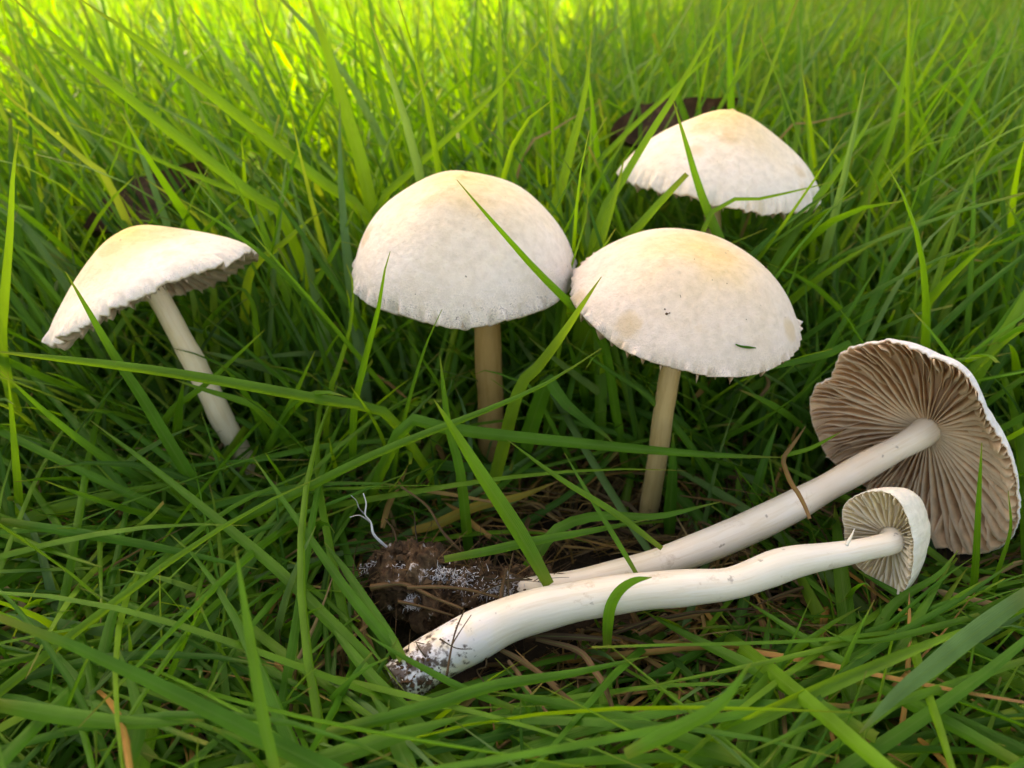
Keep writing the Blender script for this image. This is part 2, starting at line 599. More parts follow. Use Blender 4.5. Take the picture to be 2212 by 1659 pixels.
WARMWHITE = (0.80, 0.755, 0.70)
M_CAP = {
    'left': cap_material('cap_left', (0.90, 0.80, 0.70), (0.86, 0.58, 0.18), 0.78, 0.35),
    'mid': cap_material('cap_mid', (0.90, 0.80, 0.715), (0.85, 0.58, 0.22), 0.78, 0.75),
    'right': cap_material('cap_right', (0.84, 0.71, 0.61), (0.81, 0.57, 0.24), 0.70, 0.55),
    'back': cap_material('cap_back', (0.90, 0.80, 0.705), (0.85, 0.58, 0.19), 0.78, 0.15),
    'big': cap_material('cap_big', (0.82, 0.80, 0.79), (0.74, 0.60, 0.32), 0.3, 0.1, (0.74, 0.54, 0.36)),
    'small': cap_material('cap_small', (0.88, 0.83, 0.70), (0.82, 0.60, 0.20), 0.78, 0.0, (0.80, 0.68, 0.52)),
}
M_STEM = {
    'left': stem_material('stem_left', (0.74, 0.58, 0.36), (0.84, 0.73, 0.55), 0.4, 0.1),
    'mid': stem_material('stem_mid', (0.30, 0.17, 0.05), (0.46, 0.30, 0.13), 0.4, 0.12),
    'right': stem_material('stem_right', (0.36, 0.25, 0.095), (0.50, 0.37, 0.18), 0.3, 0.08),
    'big': stem_material('stem_big', (0.79, 0.65, 0.46), (0.88, 0.79, 0.68), 0.0),
    'small': stem_material('stem_small', (0.80, 0.70, 0.53), (0.88, 0.82, 0.73), 0.95, 0.22),
}
M_GILL = {
    'brown': gill_material('gill_brown', (0.80, 0.585, 0.375), (0.93, 0.79, 0.59)),
    'cream': gill_material('gill_cream', (0.95, 0.81, 0.61), (0.96, 0.88, 0.74)),
    'stand': gill_material('gill_stand', (0.78, 0.60, 0.45), (0.88, 0.76, 0.62)),
}

# ------------------------------------------------------------------ ground
gx = np.concatenate([np.linspace(-2500, -60, 14), np.linspace(-55, 55, 111), np.linspace(60, 2500, 14)])
gy = np.concatenate([np.linspace(-1500, -12, 10), np.linspace(-10, 70, 81), np.linspace(75, 4000, 20)])


def ground_z(x, y):
    return 0.35 * noise.noise(Vector((x * 0.22, y * 0.22, 3.1))) + 0.16 * noise.noise(Vector((x * 0.8, y * 0.8, 9.0))) - 0.1


GV = [(x, y, ground_z(x, y)) for y in gy for x in gx]
nx = len(gx)
GF = [(j * nx + i, j * nx + i + 1, (j + 1) * nx + i + 1, (j + 1) * nx + i) for j in range(len(gy) - 1) for i in range(nx - 1)]
tag(mesh_np('ground', GV, GF, M_SOIL), 'dark brown soil floor under the grass', kind='structure')

# ------------------------------------------------------------------ unseen tree, added above and left of the picture to shade the mushrooms
# its crown stands between the sun and the mushrooms, so the lawn behind on the left stays in the sun
def make_shade_tree():
    rng = np.random.default_rng(5)
    focus = Vector((5, 13, 3))
    c0 = focus + SUN_DIR * 530
    root = empty('shade_tree', (c0.x - 30, c0.y + 60, 0))
    # crown: many leaf-shaped quads in clumps; the crown's plan is laid out across the sunlight
    e1 = SUN_DIR.cross(Vector((0, 0, 1))).normalized()
    e2 = SUN_DIR.cross(e1).normalized()
    quads = []
    clumps = []
    # shadow footprint on the ground, cm
    for _ in range(15000):
        gxp, gyp = rng.uniform(-45, 130), rng.uniform(-45, 190)
        edge = 24 + (0.4 if gxp < 0 else 2.4) * gxp + 1.2 * math.sin(gxp * 0.5)
        edge = max(edge, 18.5 if gxp > -9 else 16.5)
        if gyp > edge + rng.uniform(-2, 2):
            continue
        clumps.append(Vector((gxp, gyp, 5.0)) + SUN_DIR * (520 + rng.uniform(-60, 70)))
    V, F = [], []
    for c in clumps:
        for _ in range(3):
            p = c + Vector(rng.normal(0, 2.2, 3))
            L, W = rng.uniform(4, 7), rng.uniform(1.6, 2.6)
            d = Vector(rng.normal(0, 1, 3)).normalized()
            sdir = d.cross(Vector(rng.normal(0, 1, 3))).normalized()
            nrm = d.cross(sdir)
            i = len(V)
            V += [p - d * L * .5, p + sdir * W * .5 + nrm * .4, p + d * L * .5, p - sdir * W * .5 + nrm * .4]
            F.append((i, i + 1, i + 2, i + 3))
    mi = root.matrix_world.translation if False else root.location
    V = [v - mi for v in V]
    mesh_np('crown', V, F, M_LEAF, root, smooth=False)
    cc = sum((Vector(v) for v in V), Vector()) / len(V)
    P = catmull([(0, 0, -4), (3, -6, 120), (cc.x * .4, cc.y * .4, 250), (cc.x * .9, cc.y * .9, cc.z)], 14)
    tv, tf, al, ar = tube(P, np.linspace(14, 4.0, 14), 12, 0.15, 2, 0.05)
    mesh_np('trunk', tv, tri_quads(tf), M_BARK, root)
    tag(root, 'leafy tree outside the picture, added so its crown shades the mushrooms', 'shade_tree')


make_shade_tree()

# ------------------------------------------------------------------ mushrooms
def axis_frame(a, flip=0.0):
    """rotation whose local Z is the cap's axis"""
    q = Vector(a).normalized().to_track_quat('Z', 'Y')
    return q


def profile(kind, r):
    r = np.clip(r, 0, 1)
    if kind == 'hemi':
        return 0.94 * (1 - r ** 2.1) ** 0.60 + 0.06 * np.exp(-(r / 0.4) ** 2) * (1 - r ** 4)
    if kind == 'dome':
        return (1 - r ** 2.1) ** 0.74
    if kind == 'bell':
        return 0.78 * (1 - r ** 2.3) ** 0.66 + 0.22 * np.exp(-(r / 0.42) ** 2) * (1 - r ** 4)
    if kind == 'umbo':
        return 0.64 * (1 - r ** 2.2) ** 0.68 + 0.36 * np.exp(-(r / 0.44) ** 2) * (1 - r ** 4)
    if kind == 'flat':
        return (1 - r ** 2.6) ** 0.75
    if kind == 'young':
        return (1 - r ** 2.2) ** 0.55
    return 1 - r ** 2


def make_cap(root, C, q, R, H, kind, mat, gmat, seed, rfun=None, ngill=64, gill_depth=0.16, stem_r=0.2,
             teeth=0.02, lump=0.03, wave=None, lean=0.05, thick=0.25, edge=0.9):
    """cap with shell thickness in local coordinates (origin: centre of the rim plane, Z: axis), gills one by one"""
    rng = random.Random(seed)
    nt_, nr = 420, 36
    rfun = rfun or (lambda th: 1.0)
    wave = wave or (lambda th: 0.0)
    rows = []
    tt = [teeth * (1.3 * noise.noise(Vector((math.cos(t) * ngill * .16, math.sin(t) * ngill * .16, seed)))
                   + 0.8 * noise.noise(Vector((math.cos(t) * ngill * .4, math.sin(t) * ngill * .4, seed + 4)))
                   + 0.5 * noise.noise(Vector((math.cos(t) * 2.2, math.sin(t) * 2.2, seed + 9)))) for t in np.linspace(0, 2 * math.pi, nt_, endpoint=False)]
    ths = np.linspace(0, 2 * math.pi, nt_, endpoint=False)
    V, rad, inn = [], [], []
    V.append((0, 0, H * float(profile(kind, np.array(0.0)))))
    rad.append(0)
    inn.append(0)

    def pt(r, k, inner):
        th = ths[k]
        rr = rfun(th)
        z = H * float(profile(kind, np.array(r)))
        e = max(0.0, (r - edge) / (1 - edge))
        ed = e ** 2.0
        x = R * r * rr * (1 + tt[k] * ed * 1.0)
        if inner:
            z = z * (1 - thick) - 0.02 * R
            x *= 0.985
        lm = 1.5 * lump * R * noise.noise(Vector((r * math.cos(th) * 1.7, r * math.sin(th) * 1.7, seed * 3.3))) * (1.0 if not inner else 0.8)
        z += lm + wave(th) * R * r ** 3 + tt[k] * R * 0.9 * ed
        return (x * math.cos(th), x * math.sin(th), z)

    ss = np.sin(np.linspace(0, 1, nr + 1)[1:] * math.pi / 2)
    for s in ss:
        for k in range(nt_):
            V.append(pt(s, k, False))
            rad.append(s)
            inn.append(0)
    T = []
    for k in range(nt_):
        k2 = (k + 1) % nt_
        T.append((0, 1 + k, 1 + k2))
    for i in range(nr - 1):
        for k in range(nt_):
            k2 = (k + 1) % nt_
            a, b_, c, d = 1 + i * nt_ + k, 1 + i * nt_ + k2, 1 + (i + 1) * nt_ + k2, 1 + (i + 1) * nt_ + k
            T += [(a, d, c), (a, c, b_)]
    base = len(V)
    si = ss[::-2]
    for s in si:
        for k in range(nt_):
            V.append(pt(s, k, True))
            rad.append(0.80 if s > 0.9 else 0.7)
            inn.append(1)
    prev = 1 + (nr - 1) * nt_
    for i in range(len(si)):
        cur = base + i * nt_
        for k in range(nt_):
            k2 = (k + 1) % nt_
            T += [(prev + k, cur + k, cur + k2), (prev + k, cur + k2, prev + k2)]
        prev = cur
    cap = mesh_np('cap', V, T, mat, None, {'rad': rad, 'inner': inn})
    cap.parent = root
    M = root.matrix_world.inverted() @ Matrix.Translation(C) @ q.to_matrix().to_4x4()
    cap.matrix_basis = M
    # gills
    ns = 11
    for g in range(ngill):
        th0 = 2 * math.pi * (g + rng.uniform(-.22, .22)) / ngill
        r0 = (stem_r / R) * 0.9 if g % 2 == 0 else (rng.uniform(0.42, 0.66) if g % 4 == 1 else rng.uniform(0.68, 0.82))
        rr = rfun(th0)
        r0 = r0 / max(rr, .2) if g % 2 == 0 else r0
        k = int(round(th0 / (2 * math.pi) * nt_)) % nt_
        amp = rng.uniform(-1, 1) * lean * 0.2
        ph = rng.uniform(0, 6.28)
        ln = lean * rng.uniform(0.6, 1.2)
        dd = gill_depth * rng.uniform(0.85, 1.15)
        gv, gd, gf = [], [], []
        for i in range(ns + 1):
            u = 1 - (1 - i / ns) ** 1.35
            r = r0 + (0.997 - r0) * u
            px, py, zt = pt(r, k, True)
            x = R * r * rr * 0.985 * (1 + tt[k] * max(0.0, (r - edge) / (1 - edge)) ** 2.0)
            prof = (0.75 + 0.25 * min(1.0, u / 0.2)) if g % 2 == 0 else min(1.0, u / 0.2) ** 0.7
            prof = prof * (0.7 + 0.3 * math.sin(math.pi * u)) * min(1.0, (1.0 - u) / 0.09 + 0.06) ** 0.6
            dz = R * dd * prof * (0.9 + 0.1 * r)
            wob = amp * math.sin(ph + u * 7) * r + 0.02 * lean * math.sin(u * 23 + ph)
            tta = th0 + wob
            bt = th0 + wob * 1.3 + ln * 0.5 * (dz / (R * max(gill_depth, .01))) * (0.4 + 0.6 * r)
            hw = 0.010 * R
            tx, ty = -math.sin(tta), math.cos(tta)
            cx, cy = x * math.cos(tta), x * math.sin(tta)
            bx, by = x * math.cos(bt), x * math.sin(bt)
            mx_, my_ = cx * .5 + bx * .5, cy * .5 + by * .5
            bul = 0.004 * R
            gv += [(cx - tx * hw, cy - ty * hw, zt + 0.02 * R), (mx_ - tx * hw * .7, my_ - ty * hw * .7, zt - dz * .55), (bx, by, zt - dz),
                   (mx_ + tx * hw * .7, my_ + ty * hw * .7, zt - dz * .55), (cx + tx * hw, cy + ty * hw, zt + 0.02 * R)]
            gd += [0, .55, 1, .55, 0]
        for i in range(ns):
            for j in range(4):
                a = i * 5 + j
                gf.append((a, a + 1, a + 6, a + 5))
        go = mesh_np('gill', gv, gf, gmat, None, {'depth': gd})
        go.parent = cap
    return cap


def make_stem(root, pts, radii, mat, seed, n=44, ns=22, lump=0.10, freq=2.2, name='stem'):
    P = catmull([tuple(p) for p in pts], n)
    r = np.interp(np.linspace(0, 1, n), np.linspace(0, 1, len(radii)), radii)
    V, F, al, ar = tube(P, r, ns, lump, seed, freq)
    V = V - np.array(root.location)
    return mesh_np(name, V, tri_quads(F), mat, root, {'along': al, 'around': ar})


GROUP_M = 'pale mushrooms in the grass'
MUSH = []                                     # (centre, axis, R, H) for keeping blades out of the caps


def inner_top(C, a, H, thick, R):
    return C + Vector(a).normalized() * (H * (1 - thick) + 0.05 * R)


def standing(label, cpx, Y, rpx, axis, Hk, kind, base_px, stem_px, mats, seed, gills, teeth, lump, wave=None, mid=None, rfun=None, depth=0.16, gm='stand', shift=0.0, edge=0.92):
    C = atY(cpx[0], cpx[1], Y)
    t = (C - CAM).dot(F_)
    R = rpx / FPX * t
    H = R * Hk
    a = Vector(axis).normalized()
    q = axis_frame(a)
    b = atZ(base_px[0], base_px[1], 0.0)
    root = empty('mushroom', (b.x, b.y, 0.0))
    bpy.context.view_layer.update()
    sr = [s / 2 / FPX * t for s in stem_px]
    top = inner_top(C, a, H, 0.25, R)
    low = b + Vector((0, 0, -0.5))
    pts = [low, b]
    if mid:
        for (mx, my, mY) in mid:
            pts.append(atY(mx, my, mY))
    else:
        pts.append(b.lerp(C - a * 0.5, 0.5) + Vector((0.06, 0, 0)))
    pts += [C - a * 0.35 + Vector((shift, 0, 0)), top + Vector((shift * .7, 0, 0))]
    make_stem(root, pts, sr, M_STEM[mats[1]], seed)
    make_cap(root, C, q, R, H, kind, M_CAP[mats[0]], M_GILL[gm], seed, rfun=rfun, ngill=gills, stem_r=sr[-1], teeth=teeth, lump=lump, wave=wave, gill_depth=depth, edge=edge)
    tag(root, label, 'mushroom', GROUP_M)
    MUSH.append((C, a, R, H))
    return root


def ang(v, q):
    """angle round the cap of a world direction"""
    l = q.inverted() @ Vector(v)
    return math.atan2(l.y, l.x)


def bumpw(th0, width, amp):
    def f(th):
        d = (th - th0 + math.pi) % (2 * math.pi) - math.pi
        return amp * math.exp(-(d / width) ** 2)
    return f


# left mushroom, leaning left
axL = Vector((-0.42, 0.26, 1))
qL = axis_frame(axL)
fL = bumpw(ang((0.9, -0.5, 0.2), qL), 0.8, 0.07)
standing('leftmost standing mushroom with ochre topped tilted cap on a slanting stem', (343, 642), 13.6, 232, axL, 0.66, 'umbo',
         (553, 1040), [50, 54, 52, 46, 48], ('left', 'left'), 3, 72, 0.036, 0.07,
         wave=lambda th: fL(th) + 0.02 * math.sin(3 * th), mid=[(480, 905, 13.35), (418, 780, 13.45)], depth=0.13)
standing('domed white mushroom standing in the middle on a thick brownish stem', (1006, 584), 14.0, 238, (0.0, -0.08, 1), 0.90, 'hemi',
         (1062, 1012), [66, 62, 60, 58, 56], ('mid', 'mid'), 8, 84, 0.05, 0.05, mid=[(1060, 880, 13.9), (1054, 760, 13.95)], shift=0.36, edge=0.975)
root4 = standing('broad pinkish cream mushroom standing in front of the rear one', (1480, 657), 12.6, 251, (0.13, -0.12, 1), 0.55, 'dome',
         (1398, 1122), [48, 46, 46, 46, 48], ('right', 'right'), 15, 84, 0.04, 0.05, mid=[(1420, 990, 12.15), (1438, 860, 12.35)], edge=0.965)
axB = Vector((0.11, 0.10, 1))
qB = axis_frame(axB)
fB = bumpw(ang((-0.8, -0.6, 0), qB), 0.55, 0.07)
standing('rearmost mushroom at upper right with broad pointed cap on a thin stem', (1547, 408), 17.0, 212, axB, 0.78, 'bell',
         (1560, 870), [38, 38, 36, 34, 34], ('back', 'right'), 21, 76, 0.035, 0.05,
         wave=lambda th: fB(th) + 0.02 * math.sin(3 * th + 1))


# ---- the two picked mushrooms lying in front
def outline_rfun(C, q, R, poly):
    """rim radius by angle from an outline lying in the rim plane"""
    nrm = q @ Vector((0, 0, 1))
    an, rr = [], []
    for (px, py) in poly:
        d = ray(px, py)
        p = CAM + d * ((C - CAM).dot(nrm) / d.dot(nrm))
        l = q.inverted() @ (p - C)
        an.append(math.atan2(l.y, l.x))
        rr.append(math.hypot(l.x, l.y) / R)
    o = np.argsort(an)
    an, rr = np.array(an)[o], np.array(rr)[o]
    an = np.concatenate([an[-3:] - 2 * math.pi, an, an[:3] + 2 * math.pi])
    rr = np.concatenate([rr[-3:], rr, rr[:3]])
    tg = np.linspace(-math.pi, math.pi, 361)
    v = np.interp(tg, an, rr)
    kx = np.array([1, 2, 3, 2, 1]) / 9.0
    v = np.convolve(np.concatenate([v[-3:-1], v, v[1:3]]), kx, 'same')[2:-2]
    return lambda th: float(np.interp((th + math.pi) % (2 * math.pi) - math.pi, tg, v))


def clump_mesh(P, rad, seed):
    V, F, al, ar = tube(catmull(P, 120), np.interp(np.linspace(0, 1, 120), np.linspace(0, 1, len(rad)), rad), 80, 0.55, seed, 2.1)
    V2 = []
    for v in V:
        p = Vector(v)
        k = noise.fractal(p * 7, 0.8, 2.0, 5)
        V2.append(p + Vector((noise.noise(p * 5), noise.noise(p * 5 + Vector((9, 0, 0))), k)) * 0.15)
    return V2, tri_quads(F)


def crumbs(name, centres, sizes, mat, parent, off, seed):
    rng = random.Random(seed)
    V, F = [], []
    for c, s in zip(centres, sizes):
        i = len(V)
        q = Matrix.Rotation(rng.uniform(0, 6), 3, Vector((rng.uniform(-1, 1), rng.uniform(-1, 1), rng.uniform(-1, 1) + .01)).normalized())
        for d in ((1, 0, 0), (-1, 0, 0), (0, 1, 0), (0, -1, 0), (0, 0, 1), (0, 0, -1)):
            V.append(tuple(Vector(c) + q @ (Vector(d) * s * rng.uniform(.6, 1.2)) - off))
        for f in ((0, 2, 4), (2, 1, 4), (1, 3, 4), (3, 0, 4), (2, 0, 5), (1, 2, 5), (3, 1, 5), (0, 3, 5)):
            F.append(tuple(i + x for x in f))
    return mesh_np(name, V, F, mat, parent, smooth=False)


def strand(name, pts, r0, r1, mat, parent, off, seed=0, n=14, ns=6, rnd=0.4, lump=0.3):
    P = catmull([tuple(Vector(p) - off) for p in pts], n)
    V, F, al, ar = tube(P, np.linspace(r0, r1, n), ns, lump, seed, 5.0)
    return mesh_np(name, V, tri_quads(F), mat, parent, {'along': al * 0.7 + 0.18, 'across': ar, 'rnd': np.full(len(V), rnd), 'around': ar})


def hairs(name, starts, length, rad, mat, parent, off, seed, rnd=(0.2, 0.6), droop=0.3, dirs=None):
    """many thin curved fibres as one mesh"""
    rng = np.random.default_rng(seed)
    V, F, rn, al = [], [], [], []
    for k, p in enumerate(starts):
        d = Vector(rng.normal(0, 1, 3)).normalized() if dirs is None else (Vector(dirs[k]) + Vector(rng.normal(0, .5, 3))).normalized()
        p = Vector(p) - off
        L = rng.uniform(*length)
        t = rng.uniform(*rnd)
        u = d.orthogonal().normalized()
        v = d.cross(u)
        bend = Vector(rng.normal(0, .5, 3)) + Vector((0, 0, -droop))
        b = len(V)
        nn = 5
        for i in range(nn + 1):
            s = i / nn
            c = p + d * (L * s) + bend * (L * s * s * .6)
            r = rad * (1 - .75 * s) * rng.uniform(.8, 1.2)
            for j in range(3):
                a = 2.094 * j
                V.append(c + u * (math.cos(a) * r) + v * (math.sin(a) * r))
                rn.append(t)
                al.append(.2 + .6 * s)
        for i in range(nn):
            for j in range(3):
                j2 = (j + 1) % 3
                F.append((b + i * 3 + j, b + i * 3 + j2, b + i * 3 + 3 + j2, b + i * 3 + 3 + j))
    return tag(mesh_np(name, V, F, mat, parent, {'rnd': rn, 'along': al, 'across': np.full(len(V), .3)}), kind='stuff')


# large one
C1 = atZ(1975, 968, 2.35)
t1 = (C1 - CAM).dot(F_)
R1 = 245 / FPX * t1
a1 = cdir(0.64, 0.38, -0.67)
q1 = axis_frame(a1)
H1 = R1 * 0.76
poly1 = [(1787, 984), (1767, 940), (1751, 904), (1745, 862), (1759, 836), (1788, 824), (1795, 804), (1815, 764), (1845, 748), (1879, 736), (1925, 729),
         (1963, 736), (2019, 768), (2058, 786), (2095, 818), (2119, 856), (2135, 900), (2155, 936), (2180, 972), (2196, 1012), (2202, 1064),
         (2205, 1104), (2191, 1156), (2159, 1184), (2119, 1200), (2071, 1200), (2035, 1176), (1960, 1120), (1880, 1062), (1830, 1020)]
rf1 = outline_rfun(C1, q1, R1, poly1)
s0 = atZ(1150, 1258, 1.15)
root1 = empty('mushroom', (s0.x, s0.y, 0.6))
bpy.context.view_layer.update()
off1 = Vector(root1.location)
att1 = inner_top(C1, a1, H1, 0.42, R1)
pxs = [(985, 1264), (1150, 1270), (1307, 1246), (1450, 1207), (1600, 1148), (1720, 1090), (1880, 1000), (1985, 943)]
dep = [0.95, 1.08, 1.2, 1.36, 1.55, 1.78, 2.02, 2.35]
pts = [atZ(x, y, z) for (x, y), z in zip(pxs, dep)] + [att1]
rs = [px / 2 / FPX * ((p - CAM).dot(F_)) for px, p in zip([48, 52, 58, 65, 72, 68, 58, 54, 62], pts)]
make_stem(root1, pts, rs, M_STEM['big'], 31, n=60, ns=26, lump=0.10, freq=1.3)
make_cap(root1, C1, q1, R1, H1, 'flat', M_CAP['big'], M_GILL['brown'], 33, rfun=rf1, ngill=112, gill_depth=0.17, stem_r=rs[-1],
         teeth=0.014, lump=0.05, lean=0.15, wave=lambda th: 0.02 * math.sin(4 * th), thick=0.42, edge=.93)
tag(root1, 'large picked mushroom lying with its brown gills turned to the camera', 'mushroom', GROUP_M)
MUSH.append((C1, a1, R1 * 1.1, H1))
# its clod of soil
cp = [atZ(x, y, z) for x, y, z in ((822, 1222, 0.75), (880, 1250, 0.9), (960, 1272, 0.95), (1050, 1272, 0.98), (1120, 1264, 1.0), (1172, 1255, 1.05))]
crad = [r / FPX * ((p - CAM).dot(F_)) for r, p in zip((26, 66, 78, 60, 42, 28), cp)]
P = catmull([tuple(p - off1) for p in cp], 40)
cv, cf = clump_mesh(P, np.interp(np.linspace(0, 1, 40), np.linspace(0, 1, 6), crad), 12)
clod = mesh_np('soil_clod', cv, cf, M_CLUMP, root1)
rng = random.Random(4)
cc, cs = [], []
for _ in range(2400):
    i = rng.randrange(0, 40)
    d = Vector((rng.gauss(0, 1), rng.gauss(0, 1), rng.gauss(0, 1))).normalized()
    r = np.interp(i / 39, np.linspace(0, 1, 6), crad)
    cc.append(Vector(P[i]) + d * r * rng.uniform(0.75, 1.12))
    cs.append(rng.choice((0.015, 0.02, 0.03, 0.04, 0.06, 0.075)) * rng.uniform(.6, 1.4))
tag(crumbs('soil_crumbs', cc, cs, M_CRUMB, clod, Vector(), 3), kind='stuff')
for k, (i, d, s) in enumerate(((3, (-.5, -.5, .6), .11), (9, (0, -.6, .8), .10), (22, (0, -.5, .9), .15), (27, (0, -.7, .7), .13), (31, (0, -.8, .5), .12), (14, (-.2, -.9, .2), .07), (17, (.2, -.4, .9), .09))):
    r = np.interp(i / 39, np.linspace(0, 1, 6), crad)
    c0 = Vector(P[i]) + Vector(d).normalized() * r * 0.93
    tuft = [c0 + Vector((rng.gauss(0, s), rng.gauss(0, s * .5), rng.gauss(0, s * .6))) for _ in range(260)]
    hairs('mycelium_patch', tuft, (.03, .09), .0065, M_MYC, clod, Vector(), 50 + k, droop=.1)
st, dr = [], []
for _ in range(480):
    i = rng.randrange(0, 40)
    d = Vector((rng.gauss(0, 1), rng.gauss(0, 1), rng.gauss(0, 1))).normalized()
    r = np.interp(i / 39, np.linspace(0, 1, 6), crad)
    st.append(Vector(P[i]) + d * r * .85)
    dr.append(d * .8 + Vector((rng.choice((-1, 1)) * .9, 0, .1)))
hairs('fine_roots', st, (.15, .8), .012, M_DRY, clod, Vector(), 77, rnd=(.15, .75), dirs=dr)
DRYK = dict(ns=6)
for pl, ra, rb, rn in (
        ([(842, 1188), (822, 1170), (806, 1152), (801, 1128), (789, 1112), (791, 1088), (785, 1066)], .026, .006, 1.0),
        ([(800, 1128), (786, 1118), (774, 1113), (756, 1117)], .014, .004, 1.0),
        ([(789, 1112), (776, 1098), (770, 1082), (758, 1070)], .011, .003, 1.0)):
    p3 = [atZ(x, y, 1.1 + 1.3 * i / (len(pl) - 1)) for i, (x, y) in enumerate(pl)]
    strand('white_root', p3, ra, rb, M_MYC, root1, off1, 5, n=24, lump=.5)
for pl, z0, z1, ra, rb, rn in (
        ([(996, 1192), (957, 1150), (922, 1093), (866, 1051)], 1.25, 1.9, .045, .03, .45),
        ([(905, 1200), (898, 1150), (895, 1105)], 1.3, 1.7, .03, .012, .1),
        ([(860, 1200), (852, 1150), (832, 1120)], 1.2, 1.5, .045, .02, .4),
        ([(880, 1270), (930, 1268), (1000, 1272), (1075, 1290)], 1.5, 1.4, .055, .03, .5),
        ([(800, 1270), (870, 1262), (940, 1292), (1000, 1315)], 1.25, 1.35, .085, .03, .55),
        ([(1080, 1300), (1088, 1255), (1095, 1228)], 1.35, 1.6, .06, .035, .5),
        ([(1100, 1300), (1098, 1250), (1108, 1195)], 1.4, 1.9, .022, .012, .4),
        ([(860, 1300), (910, 1310), (980, 1330)], 1.15, 1.15, .05, .03, .5),
        ([(1020, 1290), (1080, 1262), (1165, 1240)], 1.5, 1.4, .03, .015, .3),
        ([(1000, 1240), (1060, 1250), (1150, 1252)], 1.42, 1.42, .03, .015, .15),
        ([(840, 1230), (900, 1232), (960, 1215)], 1.35, 1.45, .03, .02, .65)):
    p3 = [atZ(x, y, z0 + (z1 - z0) * i / (len(pl) - 1)) for i, (x, y) in enumerate(pl)]
    strand('root_fibre', p3, ra * .62, rb * .6, M_DRY, root1, off1, rng.randrange(99), rnd=rn)

# small one, in front
C2 = atZ(1902, 1172, 1.95)
t2 = (C2 - CAM).dot(F_)
R2 = 113 / FPX * t2
a2 = cdir(0.76, 0.16, -0.63)
q2 = axis_frame(a2)
H2 = R2 * 1.6
poly2 = [(1822, 1092), (1850, 1070), (1890, 1059), (1920, 1062), (1942, 1080), (1958, 1112), (1968, 1150), (1974, 1190), (1970, 1230), (1962, 1262), (1947, 1287),
         (1915, 1268), (1880, 1245), (1848, 1218), (1832, 1180), (1824, 1140)]
rf2 = outline_rfun(C2, q2, R2, poly2)
e0 = atZ(866, 1476, 0.85)
root2 = empty('mushroom', (e0.x, e0.y, 0.4))
bpy.context.view_layer.update()
off2 = Vector(root2.location)
att2 = inner_top(C2, a2, H2, 0.72, R2)
pxs = [(862, 1478), (915, 1436), (1000, 1386), (1100, 1337), (1220, 1304), (1350, 1282), (1495, 1268), (1583, 1258), (1694, 1220), (1850, 1190), (1925, 1172)]
dep = [0.85, 0.95, 1.08, 1.2, 1.34, 1.46, 1.6, 1.68, 1.78, 1.88, 1.98]
pts = [atZ(x, y, z) for (x, y), z in zip(pxs, dep)] + [att2]
rs = [px / 2 / FPX * ((p - CAM).dot(F_)) for px, p in zip([100, 108, 104, 93, 84, 82, 78, 68, 76, 60, 51, 54], pts)]
stem2 = make_stem(root2, pts, rs, M_STEM['small'], 41, n=70, ns=28, lump=0.12, freq=1.3)
make_cap(root2, C2, q2, R2, H2, 'young', M_CAP['small'], M_GILL['cream'], 43, rfun=rf2, ngill=62, gill_depth=0.24, stem_r=rs[-1],
         teeth=0.012, lump=0.04, lean=0.06, thick=0.72, edge=.95)
tag(root2, 'small picked mushroom lying in front with cream gills and soiled stem base', 'mushroom', GROUP_M)
MUSH.append((C2, a2, R2 * 1.05, H2))
# crumbs and fibres stuck on its base
Pb = catmull([tuple(p - off2) for p in pts[:4]], 30)
cc, cs = [], []
for _ in range(420):
    i = int(min(29, abs(rng.gauss(0, 6))))
    th = rng.uniform(0, 6.28)
    d = (Vector((0, 0, 1)) * math.sin(th) + Vector((.45, -.85, 0)) * math.cos(th))
    cc.append(Vector(Pb[i]) + d.normalized() * rs[0] * rng.uniform(.93, 1.05))
    cs.append(rng.choice((.012, .02, .03, .05)) * rng.uniform(.6, 1.3))
tag(crumbs('soil_crumbs', cc, cs, M_CRUMB, stem2, Vector(), 8), kind='stuff')
for pl, z0, z1, ra, rb, rn in (
        ([(965, 1460), (975, 1400), (985, 1360), (1003, 1318)], 1.45, 1.75, .028, .016, .4),
        ([(975, 1395), (990, 1370), (1018, 1328)], 1.62, 1.7, .018, .01, .35),
        ([(950, 1380), (985, 1400), (1020, 1402)], 1.6, 1.55, .02, .01, .3),
        ([(1020, 1420), (1045, 1410), (1050, 1440), (1030, 1448), (1050, 1480)], 1.1, .8, .03, .016, .5),
        ([(920, 1420), (905, 1400), (898, 1385)], 1.55, 1.65, .022, .01, .15)):
    p3 = [atZ(x, y, z0 + (z1 - z0) * i / (len(pl) - 1)) for i, (x, y) in enumerate(pl)]
    strand('root_fibre', p3, ra * .62, rb * .6, M_DRY, root2, off2, rng.randrange(99), rnd=rn)
hairs('fine_roots', [c + off2 for c in cc[:70]], (.1, .4), .011, M_DRY, stem2, off2, 78, rnd=(.15, .6))
hairs('mycelium_patch', [c + off2 for c in cc[70:200]], (.03, .08), .007, M_MYC, stem2, off2, 79, droop=.1)
# torn ring remnant on the stem beside the cap
strand('ring_remnant', [atZ(1828, 1178, 2.2), atZ(1838, 1160, 2.3), atZ(1846, 1142, 2.42)], .03, .006, M_STEM['small'], root2, off2)

